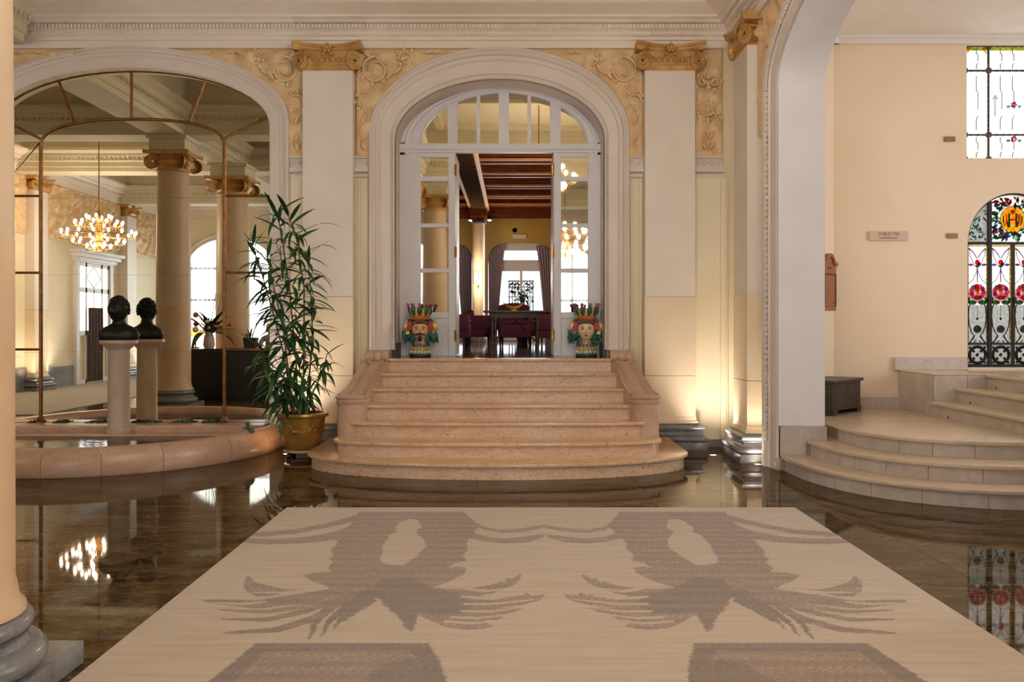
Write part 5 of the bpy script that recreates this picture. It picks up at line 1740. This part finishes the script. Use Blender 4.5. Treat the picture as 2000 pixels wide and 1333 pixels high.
# ------------------------------------------------------------------ the rug with its woven palmettes
RX0, RX1, RY0, RY1, RZ = -1.83, 2.27, -1.3, 7.44, .014
RC = .222


def fl(px, py):
    y = (CH - RZ) * F / (py - VY); return ((px - VX) * y / F, y)


LIGHT, MAUVE, GREY = lin((197, 182, 169)), lin((162, 142, 135)), lin((133, 124, 121))
P_BODY = [(700, 1000), (906, 1000), (922, 1016), (936, 1029), (917, 1050), (911, 1062), (914, 1075), (904, 1084), (910, 1096), (890, 1100), (873, 1110), (893, 1107), (913, 1110), (909, 1120), (880, 1136), (845, 1148), (880, 1151), (915, 1150), (945, 1146),
          (967, 1141), (978, 1134), (985, 1140), (990, 1129), (1000, 1132), (1016, 1120), (1018, 1128), (1008, 1140), (985, 1152), (960, 1160), (936, 1164), (960, 1168), (978, 1171), (990, 1163), (1000, 1168), (1010, 1160), (1020, 1165), (1027, 1158), (1040, 1164), (1065, 1161), (1058, 1172), (1020, 1183), (990, 1186), (967, 1190),
          (1000, 1187), (1023, 1189), (1005, 1196), (985, 1201), (962, 1203), (985, 1206), (968, 1212), (950, 1211), (945, 1216), (967, 1224), (940, 1229), (915, 1231), (880, 1227), (862, 1222), (845, 1215), (829, 1207), (817, 1201), (813, 1215), (810, 1229), (803, 1236), (789, 1225), (786, 1212), (778, 1208), (772, 1198),
          (762, 1196), (757, 1186), (748, 1184), (743, 1172), (730, 1166), (700, 1160), (690, 1150), (650, 1150), (622, 1148), (595, 1152), (560, 1158), (525, 1166), (500, 1166), (478, 1153), (475, 1137), (484, 1124), (500, 1138), (525, 1145), (560, 1152), (610, 1151), (640, 1146), (610, 1136), (590, 1124), (617, 1119), (647, 1118), (640, 1110), (649, 1100), (642, 1092), (650, 1084), (645, 1075), (655, 1066), (658, 1057), (668, 1040), (690, 1020)]
P_EYE = [(785, 1019), (800, 1014), (815, 1016), (824, 1029), (815, 1036), (813, 1042), (827, 1054), (832, 1068), (822, 1078), (810, 1089), (795, 1098), (789, 1104), (765, 1104), (747, 1101), (740, 1089), (748, 1078), (746, 1068), (754, 1057), (760, 1046), (775, 1040), (772, 1030)]
P_DARK = [(745, 1132), (800, 1128), (845, 1150), (900, 1160), (930, 1180), (900, 1200), (840, 1200), (817, 1196), (806, 1232), (790, 1222), (770, 1196), (745, 1172), (720, 1160)]
P_R1 = [(905, 1001), (930, 1021), (947, 1030), (978, 1035), (1020, 1032), (1063, 1025), (1063, 1031), (1030, 1039), (985, 1042), (945, 1036), (920, 1022)]
P_R2 = [(900, 1020), (930, 1043), (955, 1050), (990, 1052), (1030, 1048), (1063, 1043), (1063, 1049), (1030, 1060), (985, 1062), (945, 1058), (915, 1052)]
P_L1 = [(720, 1000), (690, 1008), (640, 1022), (577, 1034), (505, 1040), (470, 1040), (475, 1046), (512, 1049), (580, 1043), (640, 1031), (690, 1020)]
P_L2 = [(700, 1022), (650, 1040), (600, 1049), (545, 1053), (495, 1052), (460, 1052), (470, 1060), (515, 1064), (560, 1063), (610, 1060), (662, 1054)]
P_T1 = [(620, 1196), (560, 1220), (500, 1234), (437, 1238), (437, 1233), (500, 1228), (555, 1213), (610, 1191)]
P_T2 = [(590, 1178), (540, 1198), (490, 1208), (437, 1212), (437, 1206), (490, 1202), (540, 1192), (585, 1175)]
P_HEX = [(403, 1335), (500, 1257), (838, 1257), (859, 1292), (874, 1335)]
P_HEXI = [(452, 1335), (520, 1272), (800, 1270), (826, 1300), (845, 1335)]
P_HEXG = [(700, 1335), (745, 1300), (800, 1285), (835, 1310), (850, 1335)]


# fronds: curved strokes that taper to their tips (points, width in frame pixels, tone); tone 0 parts the fronds
FROND = [([(724, 1156), (660, 1176), (620, 1208), (603, 1250)], 11, 1.8), ([(728, 1162), (678, 1184), (642, 1214), (628, 1244)], 8, 1.8), ([(732, 1168), (692, 1190), (664, 1210), (652, 1230)], 7, 1.7), ([(735, 1172), (700, 1192), (680, 1206), (668, 1216)], 5, 1.6),
         ([(705, 1150), (600, 1168), (500, 1182), (398, 1174)], 12, 1.3), ([(700, 1154), (610, 1182), (520, 1196), (430, 1192)], 6, 1.1), ([(695, 1158), (600, 1194), (520, 1211), (432, 1210)], 6, 1.3), ([(690, 1162), (610, 1210), (540, 1231), (436, 1237)], 8, 1.4),
         ([(905, 1150), (950, 1156), (1000, 1148)], 3, 0), ([(900, 1166), (960, 1170), (1022, 1162)], 3, 0), ([(905, 1180), (965, 1180), (1050, 1171)], 3, 0), ([(900, 1194), (960, 1195), (1018, 1188)], 3, 0), ([(880, 1206), (935, 1208), (980, 1203)], 3, 0), ([(865, 1214), (920, 1218), (965, 1214)], 3, 0),
         ([(640, 1148), (560, 1158), (490, 1158)], 3, 0), ([(520, 1176), (470, 1180), (415, 1178)], 3, 0)]


def stroke(pts, w):
    P_ = []
    for k in range(len(pts) - 1):
        for q in range(8):
            t = q / 8; P_.append((pts[k][0] + (pts[k + 1][0] - pts[k][0]) * t, pts[k][1] + (pts[k + 1][1] - pts[k][1]) * t))
    P_.append(pts[-1])
    S_ = [P_[0]] + [((P_[i - 1][0] + 2 * P_[i][0] + P_[i + 1][0]) / 4, (P_[i - 1][1] + 2 * P_[i][1] + P_[i + 1][1]) / 4) for i in range(1, len(P_) - 1)] + [P_[-1]]
    L_, R__ = [], []
    for i, (x, y) in enumerate(S_):
        a, b = S_[max(0, i - 1)], S_[min(len(S_) - 1, i + 1)]
        dx_, dy_ = b[0] - a[0], b[1] - a[1]; l = math.hypot(dx_, dy_) or 1
        u = i / (len(S_) - 1); h = w / 2 * (.35 + 1.3 * math.sin(PI * min(1, .25 + .75 * u)) ** .8)
        L_.append((x - dy_ / l * h, y + dx_ / l * h)); R__.append((x + dy_ / l * h, y - dx_ / l * h))
    return L_ + R__[::-1]


def inside(poly, X, Y):
    r = np.zeros(X.shape, bool); n = len(poly)
    for i in range(n):
        x0, y0 = poly[i]; x1, y1 = poly[(i + 1) % n]
        if y0 == y1: continue
        c = ((y0 > Y) != (y1 > Y)) & (X < (x1 - x0) * (Y - y0) / (y1 - y0) + x0)
        r ^= c
    return r


nx = 520
ys = np.concatenate([np.linspace(RY0, 3.0, 30, endpoint=False), np.linspace(3.0, RY1, 560)])
xs = np.linspace(RX0, RX1, nx)
GX, GY = np.meshgrid(xs, ys)
MXX = RC - np.abs(GX - RC)                 # both halves from the left one
rng = np.random.default_rng(4)
jx = np.repeat(rng.normal(0, .0035, (len(ys), 1)), nx, 1) + rng.normal(0, .002, GX.shape)
QX = MXX + jx
val = np.zeros(GX.shape)                    # 0 ground, 1 mauve, 2 grey
for poly, v in [(P_R1, 1), (P_R2, 1.1), (P_L1, 1.1), (P_L2, 1.1), (P_BODY, 1.15), (P_DARK, 1.7), (P_EYE, 0)] + [(stroke(p_, w_), v_) for p_, w_, v_ in FROND] + [ (P_HEX, 1.8), (P_HEXI, 1.2), (P_HEXG, 1.7)]:
    m_in = inside([fl(*p) for p in poly], QX, GY)
    val[m_in] = v
# the same motif once more at the other end of the rug, coarse
tex = .9 + .13 * rng.random(GX.shape) + .07 * np.sin(GY * 260 + 3 * np.sin(GX * 90))
zig = (np.sin(GX * 150 + 8 * np.sin(GY * 60)) > .55) & (val > 0) & (np.sin(GY * 42) > -.1)
fuzz = np.clip(val + (val > 0) * (rng.normal(0, .18, GX.shape)) - .6 * zig, 0, 2)
c0, c1, c2 = (np.array(c[:3]) for c in (LIGHT, MAUVE, GREY))
t1 = np.clip(fuzz, 0, 1)[..., None]; t2 = np.clip(fuzz - 1, 0, 1)[..., None]
col = (c0 * (1 - t1) + c1 * t1) * (1 - t2) + c2 * t2
col = col * (.92 + .1 * tex[..., None])
V = np.stack([GX, GY, np.full(GX.shape, RZ) + (val > 0) * -.0012], -1).reshape(-1, 3)
ny = len(ys)
ii = (np.arange(ny - 1)[:, None] * nx + np.arange(nx - 1)[None]).reshape(-1)
Fc = np.stack([ii, ii + 1, ii + nx + 1, ii + nx], -1)
me = bpy.data.meshes.new('rug')
me.vertices.add(len(V)); me.vertices.foreach_set('co', V.reshape(-1))
me.loops.add(len(Fc) * 4); me.loops.foreach_set('vertex_index', Fc.reshape(-1))
me.polygons.add(len(Fc)); me.polygons.foreach_set('loop_start', np.arange(len(Fc)) * 4)
me.update(calc_edges=True)
ca = me.color_attributes.new('weave', 'FLOAT_COLOR', 'POINT')
ca.data.foreach_set('color', np.concatenate([col.reshape(-1, 3), np.ones((len(V), 1))], 1).reshape(-1).astype(np.float32))
m_, nt_, p_ = nodes_of('rug_wool')
at = N(nt_, 'ShaderNodeVertexColor', layer_name='weave')
p_.inputs['Roughness'].default_value = .95; p_.inputs['Specular IOR Level'].default_value = .1
p_.inputs['Sheen Weight'].default_value = .15
co = coords(nt_, (1, 1, 1))
n1 = N(nt_, 'ShaderNodeTexNoise'); n1.inputs['Scale'].default_value = 260
n2 = N(nt_, 'ShaderNodeTexNoise'); n2.inputs['Scale'].default_value = 2.2; n2.inputs['Detail'].default_value = 6
mp = N(nt_, 'ShaderNodeMapping'); mp.inputs['Scale'].default_value = (.8, 9, 1); nt_.links.new(co, mp.inputs[0])
nt_.links.new(co, n1.inputs['Vector']); nt_.links.new(mp.outputs[0], n2.inputs['Vector'])
mx = N(nt_, 'ShaderNodeMix', data_type='RGBA', blend_type='MULTIPLY'); mx.inputs['Factor'].default_value = .8
nt_.links.new(at.outputs[0], mx.inputs['A'])
nt_.links.new(ramp(nt_, n2.outputs['Fac'], [(.3, (.84, .82, .8, 1)), (.6, (1, 1, 1, 1))]), mx.inputs['B'])
nt_.links.new(mx.outputs['Result'], p_.inputs['Base Color'])
bp = N(nt_, 'ShaderNodeBump'); bp.inputs['Strength'].default_value = .5; bp.inputs['Distance'].default_value = .004
nt_.links.new(n1.outputs['Fac'], bp.inputs['Height']); nt_.links.new(bp.outputs[0], p_.inputs['Normal'])
rug = thing('rug', 'large beige rug with grey-mauve palmettes before the staircase', 'rug')
put('pile', me, m_, rug)
MB().box(RX0 - .003, RX1 + .003, RY0, RY1 + .003, .0005, RZ - .002).build('backing', plain('rug_backing', (150, 130, 108), rough=.9), rug)

# ------------------------------------------------------------------ side bay: chest, letter box, plates
ch = thing('chest', 'low dark wooden chest standing on the marble landing of the side bay', 'chest', (3.867 - .76 * .215, 10.66 + .65 * .215, .465), math.radians(49.5))
MB().box(-.43, .43, -.205, .205, .05, .365).build('body', MAT['dark_wood'], ch, bevel=.006)
MB().box(-.46, .46, -.235, .225, .365, .4).build('lid', MAT['dark_wood'], ch, bevel=.008)
for sx in (-1, 1):
    MB().box(min(sx * .43, sx * .3), max(sx * .43, sx * .3), -.215, .205, 0, .07).build('foot', MAT['dark_wood'], ch, bevel=.005)
MB().box(-.4, .4, -.217, -.2, .055, .075).build('base_rail', MAT['dark_wood'], ch)
for x in (-.2, .2): MB().box(x - .17, x + .17, -.211, -.2, .1, .34).build('front_panel', MAT['dark_wood'], ch, bevel=.006)
a45 = PI / 4
lb = thing('letter_box', 'reddish wooden letter box with arched top hanging on the cream corner wall', 'letter box', (3.61, 11.05, 1.66), a45)
lb.rotation_euler = (0, 0, a45)
pf = [(-.165, 0), (.165, 0), (.165, .54)] + [(.165 * math.cos(t) * .62, .56 + .1 * math.sin(t)) for t in [PI * k / 10 for k in range(11)]] + [(-.165, .54)]
MB().prism(pf, -.19, 0, 'xz').build('case', MAT['red_wood'], lb)
hp = [(.185, .535), (.185, .56), (.12, .6)] + [(.165 * math.cos(t) * .66, .575 + .105 * math.sin(t)) for t in [PI * k / 10 for k in range(11)]] + [(-.12, .6), (-.185, .56), (-.185, .535), (-.1, .555)] + [(.165 * math.cos(t) * .5, .56 + .08 * math.sin(t)) for t in [PI * k / 10 for k in range(10, -1, -1)]] + [(.1, .555)]
MB().prism(hp, -.21, -.0, 'xz').build('pediment', MAT['red_wood'], lb)
MB().box(-.12, .12, -.2, -.188, .05, .42).build('door', MAT['red_wood'], lb, bevel=.006)
MB().box(-.135, -.12, -.2, -.188, .05, .43).box(.12, .145, -.205, -.188, .05, .43).box(-.135, .145, -.203, -.188, .425, .44).build('door_frame', MAT['dark_wood'], lb)
MB().box(-.06, .06, -.193, -.189, .5, .515).build('slot', MAT['black'], lb)
MB().ball((.08, -.205, .1), .012, 8, 6).build('knob', MAT['brass'], lb, smooth=60)
sg = thing('sign_plaque', 'pale marble sign plaque with faint capitals on the cream wall of the side bay', 'sign', (W(1735, 11.39), 11.385, Z(461, 11.39)))
MB().box(-.24, .24, -.012, .014, -.058, .058).build('plate', MAT['sign'], sg, bevel=.003)


def text(s, size, x, z, y, mat, parent):
    cu = bpy.data.curves.new('lettering', 'FONT'); cu.body = s; cu.size = size; cu.align_x = 'CENTER'; cu.align_y = 'CENTER'; cu.extrude = .001
    cu.materials.append(mat)
    tmp = bpy.data.objects.new('tmp', cu); SC.collection.objects.link(tmp)
    me_ = bpy.data.meshes.new_from_object(tmp.evaluated_get(bpy.context.evaluated_depsgraph_get())); bpy.data.objects.remove(tmp)
    o = put('lettering', me_, None); o['kind'] = 'stuff'; o.parent = parent; o.location = (x, y, z); o.rotation_euler = (PI / 2, 0, 0)
    return o


text('TOILETTES', .056, 0, .02, -.014, MAT['sign_ink'], sg)
mk = MB()
for k in range(11): mk.box(-.115 + k * .021, -.115 + k * .021 + .013, -.014, -.011, -.036, -.018)
mk.build('worn_lettering', MAT['sign_ink'], sg, kind='stuff')
for (x, y, l) in ((1855, 272, 'small tan metal plate on the wall beside the clear leaded window'), (1860, 461, 'small tan metal plate on the wall beside the stained glass door arch')):
    tag(MB().box(-.064, .064, -.012, .014, -.03, .03).build('wall_plate', MAT['tan_plate'], None, bevel=.004, loc=(W(x, 11.39), 11.386, Z(y, 11.39))), l, 'plate')

# ------------------------------------------------------------------ lamps set in the floor
nm = ['in the corner beside the stairs pilaster', 'before the sideways pilaster by the white arch', 'behind the golden planter', 'hidden behind the newel next to the grey pilaster base', 'hidden between planter and staircase newel', 'at the reflected side-wall pilaster', 'at the pilaster past the reflected glass door', 'on the other flank of the reflected side-wall pilaster']
for (x, y), l in zip(FLOOR_LAMPS, nm):
    t = thing('floor_lamp', 'round recessed floor lamp glowing ' + l, 'lamp', (x, y, 0), 0, 'recessed floor lamps')
    MB().lathe([(.045, .001), (.05, .004), (.035, .006), (.034, .003)], 18).build('ring', MAT['brass'], t, smooth=40)
    MB().lathe([(.034, .003), (.0, .004)], 16).build('lens', MAT['floor_led'], t)

# ------------------------------------------------------------------ chandeliers
bulb_me = MB().lathe([(.01, 0), (.025, .024), (.03, .052), (.022, .076), (.0, .088)], 8).mesh('bulb', 60); bulb_me.materials.append(MAT['bulb'])
drop_me = MB().lathe([(.0, -.05), (.012, -.02), (.0, .0)], 5).mesh('crystal', None); drop_me.materials.append(MAT['clear_glass'])
cd = thing('chandelier', 'crystal chandelier of many small bulbs, reflected in the tall mirror', 'chandelier', CHANDELIERS[0], 0, 'crystal chandeliers')
MB().lathe([(.0, -.42), (.05, -.4), (.03, -.3), (.09, -.2), (.05, -.05), (.11, .06), (.04, .2), (.06, .34), (.02, .42), (.012, .5)], 16).build('stem', MAT['brass'], cd, smooth=50)
cr_ = MB()
for (R_, z, n) in ((.74, -.04, 16), (.52, -.22, 12), (.48, .17, 12), (.25, -.33, 8), (.26, .3, 6)):
    pts = [(R_ * math.cos(2 * PI * k / 24), R_ * math.sin(2 * PI * k / 24), z) for k in range(25)]
    MB().tube(pts, .008, 6, cap=False).build('hoop', MAT['brass'], cd, smooth=60)
    for k in range(n):
        a = 2 * PI * (k + .3 * (n % 5)) / n
        o = put('bulb', bulb_me, None, cd, (R_ * math.cos(a), R_ * math.sin(a), z + .01))
        MB().tube([(0.03 * math.cos(a), .03 * math.sin(a), z * .8), (R_ * .5 * math.cos(a), R_ * .5 * math.sin(a), z - .07), (R_ * math.cos(a), R_ * math.sin(a), z)], .005, 5).build('arm', MAT['brass'], cd, fix=False) if k % 2 == 0 else None
    for k in range(n * 3):
        a = 2 * PI * k / (n * 3)
        cr_.lathe([(.0, -.05), (.012, -.02), (.0, .0)], 5, (R_ * math.cos(a), R_ * math.sin(a), z - .01))
cr_.build('crystals', MAT['brass'], cd, fix=False, kind='stuff')
MB().tube([(0, 0, .5), (0, 0, ZC - CHANDELIERS[0][2])], .012, 8).build('rod', MAT['brass'], cd)
lab = ['', 'crystal chandelier reflected in the glazed panel beside the queen head vase', 'added unseen crystal chandelier hung high over the beige rug to light the hall']
for c, l in list(zip(CHANDELIERS, lab))[1:]: dup(cd, c, .3, l)

# ------------------------------------------------------------------ what the mirror shows of the hall
dk = thing('reception_desk', 'long black reception desk reflected in the mirror', 'desk', (-5.58, 4.5, 0))
MB().box(-.97, .97, -.34, .3, .06, .99).build('body', MAT['black'], dk, bevel=.006)
MB().box(-1.0, 1.0, -.37, .34, .99, 1.03).build('top', MAT['black'], dk, bevel=.006)
MB().box(-.94, .94, -.3, .27, 0, .06).build('plinth', MAT['black'], dk)
bq = thing('flower_vase', 'tall flower arrangement with orange blooms on the black desk', 'flowers', (-6.02, 4.62, 1.03))
bq.scale = (1.45, 1.45, 1.35)
MB().lathe([(.06, 0), (.08, .05), (.07, .16), (.05, .22), (.06, .25), (.05, .25), (.04, .2), (0, .2)], 16).build('vase', MAT['pale_marble'], bq, smooth=50)
rr = random.Random(9)
for k in range(40):
    add_leaf(bq, (rr.uniform(-.05, .05), rr.uniform(-.05, .05), .22), rr.uniform(0, 2 * PI), rr.uniform(.0, 1.4), rr.uniform(.25, .55), 'leaf_dark', k % 3)
for k in range(12):
    a = rr.uniform(0, 2 * PI); r = rr.uniform(.05, .28)
    f = MB().ball((r * math.cos(a), r * math.sin(a), rr.uniform(.28, .5)), rr.uniform(.025, .045), 8, 6)
    f.build('bloom', MAT[['gl_orange', 'gl_red', 'gl_cream'][k % 3]], bq, smooth=60)
for k in range(7):
    x, y = rr.uniform(-.1, .15), rr.uniform(-.1, .1)
    MB().tube([(0, 0, .2), (x * .6, y, .5), (x, y, .8)], [.005, .004, .003], 5).build('spike', MAT['leaf_dark'], bq)
dl = thing('desk_lamp', 'orange-shaded table lamp on the black desk beside the flowers', 'lamp', (-6.4, 4.28, 1.03))
MB().lathe([(.07, 0), (.07, .02), (.012, .03), (.012, .24)], 14).build('base', MAT['brass'], dl, smooth=40)
MB().lathe([(.17, .24), (.16, .36)], 20, capped=False).build('shade', MAT['paper_shade'], dl, smooth=60)
pb = thing('black_pot', 'black square-sided pot with a small plant on the desk', 'pot', (-5.2, 4.6, 1.03))
MB().prism([(-.1, 0), (.1, 0), (.13, .22), (-.13, .22)], -.11, .11, 'xz').build('pot', MAT['black'], pb, bevel=.006)
for k in range(9): add_leaf(pb, (rr.uniform(-.06, .06), rr.uniform(-.05, .05), .2), rr.uniform(0, 2 * PI), rr.uniform(.5, 1.3), rr.uniform(.15, .3), 'leaf_dark', 0)
st_ = thing('stool', 'black stool behind the reception desk, under the person in grey', 'stool', (-5.0, 3.7, 0))
MB().lathe([(.2, .62), (.21, .65), (.19, .69), (0, .7)], 20).build('seat', MAT['black'], st_, smooth=40)
MB().lathe([(.22, 0), (.22, .02), (.03, .04), (.03, .62)], 20).build('base', MAT['black'], st_, smooth=40)
# receptionist sitting behind the desk
pr = thing('person', 'person in a grey jacket sitting behind the reception desk, leaning forward', 'person', (-5.0, 3.7, 0))
J = [(0, 0, .78), (0, .03, .95), (0, .08, 1.12), (0, .12, 1.24), (0, .17, 1.33),      # 0 pelvis .. 4 neck
     (-.17, .12, 1.22), (-.22, .26, 1.05), (-.12, .42, 1.08), (-.08, .49, 1.09),       # 5..8 arm
     (.17, .12, 1.22), (.22, .26, 1.05), (.12, .42, 1.08), (.08, .49, 1.09),           # 9..12
     (-.09, .02, .76), (-.11, .3, .74), (-.11, .33, .3), (-.11, .32, .08), (-.11, .42, .05),
     (.09, .02, .76), (.11, .3, .74), (.11, .33, .3), (.11, .32, .08), (.11, .42, .05)]
E = [(0, 1), (1, 2), (2, 3), (3, 4), (3, 5), (5, 6), (6, 7), (7, 8), (3, 9), (9, 10), (10, 11), (11, 12), (0, 13), (13, 14), (14, 15), (15, 16), (16, 17), (0, 18), (18, 19), (19, 20), (20, 21), (21, 22)]
R_ = [.15, .14, .15, .11, .055, .075, .055, .042, .035, .075, .055, .042, .035, .09, .085, .06, .045, .04, .09, .085, .06, .045, .04]
me = bpy.data.meshes.new('body'); me.from_pydata(J, E, [])
o = put('body', me, MAT['grey_cloth'], pr)
o.modifiers.new('Skin', 'SKIN')
for v, r in zip(me.skin_vertices[0].data, R_): v.radius = (r, r * .85)
me.skin_vertices[0].data[0].use_root = True
sb = o.modifiers.new('Subd', 'SUBSURF'); sb.levels = 1; sb.render_levels = 1
hd = head_mesh(.16, .19, .23, 28, 22); hd.xf(Matrix.Translation((0, .22, 1.42)) @ Matrix.Rotation(PI, 4, 'Z') @ Matrix.Rotation(.35, 4, 'X'))
hp_ = hd.build('head', MAT['skin'], pr, smooth=60)
MB().ball((0, .2, 1.45), (.088, .1, .1), 14, 10).build('hair', MAT['hair'], hp_, smooth=60)
for s_ in (-1, 1):
    hn = MB().ball((s_ * .075, .52, 1.085), (.035, .045, .016), 8, 6)
    for k in range(4): hn.tube([(s_ * .075 - .025 + .016 * k, .55, 1.085), (s_ * .075 - .027 + .017 * k, .59 + .01 * (k in (1, 2)), 1.082), (s_ * .075 - .027 + .017 * k, .61 + .012 * (k in (1, 2)), 1.07)], [.008, .0075, .006], 6)
    hn.tube([(s_ * .045, .52, 1.085), (s_ * .03, .55, 1.083), (s_ * .028, .575, 1.078)], [.009, .0085, .006], 6)
    hn.build('hand', MAT['skin'], pr, smooth=60)
# far arched windows with sheer curtains
for i, f in enumerate(FARC):
    wn = sroot('window_%d' % (8 + i))
    m = MB()
    for x in (f[0] - f[1] + .03, f[0] - f[1] * .36, f[0] + f[1] * .36, f[0] + f[1] - .03): m.box(x - .04, x + .04, YF - .2, YF - .12, .35, 3.3 + f[3] * math.sqrt(max(0, 1 - ((x - f[0]) / f[1]) ** 2)))
    for z in (.4, 2.3, 3.3): m.box(f[0] - f[1], f[0] + f[1], YF - .2, YF - .12, z - .04, z + .04)
    m.build('window_frame', MAT['door_white'], wn, kind='structure')
    ap = [(f[0] + f[1], .35), (f[0] - f[1], .35)] + arch_pts(f[0], f[1], f[2], f[3], 20)
    MB().prism(ap, YF - .17, YF - .16, 'xz').build('pane', MAT['clear_glass'], wn, fix=False, kind='structure')
    casing('window_casing', f, (f[0], f[1] + .22, f[2], f[3] + .2), .3, [(0, -.1), (0, .03), (.5, .05), (.6, .08), (1, .06), (1, 0)], YF, MAT['white_trim'], wn, sgn=1)
    for s_ in (-1, 1):
        rows = []
        x0, x1 = sorted((f[0] + s_ * f[1], f[0] + s_ * .12))
        for j in range(13):
            r = []
            for q in range(61):
                x = x0 + (x1 - x0) * q / 60
                top = 3.3 + f[3] * math.sqrt(max(0, 1 - ((x - f[0]) / f[1]) ** 2)) - .02
                r.append((x, YF - .06 + .03 * math.sin(2 * PI * 9 * q / 60), top + (.05 - top) * j / 12))
            rows.append(r)
        o = MB().grid(rows).build('sheer_curtain', MAT['sheer'], None, smooth=180, fix=False)
        tag(o, 'white sheer curtain at the %s arched hall window, %s half' % (('first reflected', 'second', 'third')[i], 'inner' if s_ > 0 else 'outer'), 'curtain', 'sheer curtains of the hall windows')
# glazed door with a brown curtain in the side wall
gdo = sroot('door_3')
YD0, YD1, XD = -2.1, -.32, XL
MB().box(XD, XD + .10, YD0 - .16, YD0, 0, 3.1).box(XD, XD + .10, YD1, YD1 + .16, 0, 3.1).box(XD, XD + .12, YD0 - .2, YD1 + .2, 3.1, 3.22).build('door_frame', MAT['door_white'], gdo, bevel=.01, kind='structure')
MB().box(XD, XD + .26, YD0 - .3, YD1 + .3, 3.22, 3.32).box(XD, XD + .18, YD0 - .22, YD1 + .22, 3.14, 3.22).box(XD, XD + .34, YD0 - .38, YD1 + .38, 3.32, 3.4).build('door_hood', MAT['door_white'], gdo, bevel=.012, kind='structure')
m = MB(); ym_ = (YD0 + YD1) / 2
for y in (YD0 + .05, ym_ - .45, ym_, ym_ + .45, YD1 - .05): m.box(XD + .01, XD + .06, y - .045 + .02 * (y == ym_), y + .045 - .02 * (y == ym_), 0, 2.42 if y == ym_ else 3.1)
for z in (2.4, 1.3, .06, 3.06): m.box(XD + .01, XD + .06, YD0, YD1, z - .06, z + .06)
for s_ in (-1, 1): m.tube([(XD + .04, ym_, 3.02), (XD + .04, ym_ + s_ * .38, 2.74), (XD + .04, ym_, 2.46)], .02, 6)
m.build('door_lattice', MAT['door_white'], gdo, kind='structure')
MB().box(XD + .004, XD + .012, YD0, YD1, 1.3, 3.1).build('lit_pane', emit('daylit_pane', (232, 240, 250), 1.6), gdo, kind='structure')
curtain('dark brown curtain behind the lower half of the reflected glass door', ym_ - .42, ym_ + .42, ym_ - .42, ym_ + .42, .05, 1.95, XD + .1, 'dark_curtain', axis='y', amp=.02, folds=5)
o = MB().box(XL + .06, -7.85, -6.0, 7.6, .001, .012).build('runner', MAT['pale_floor'], None); tag(o, 'pale grey floor runner along the far side wall in the reflection', 'rug')
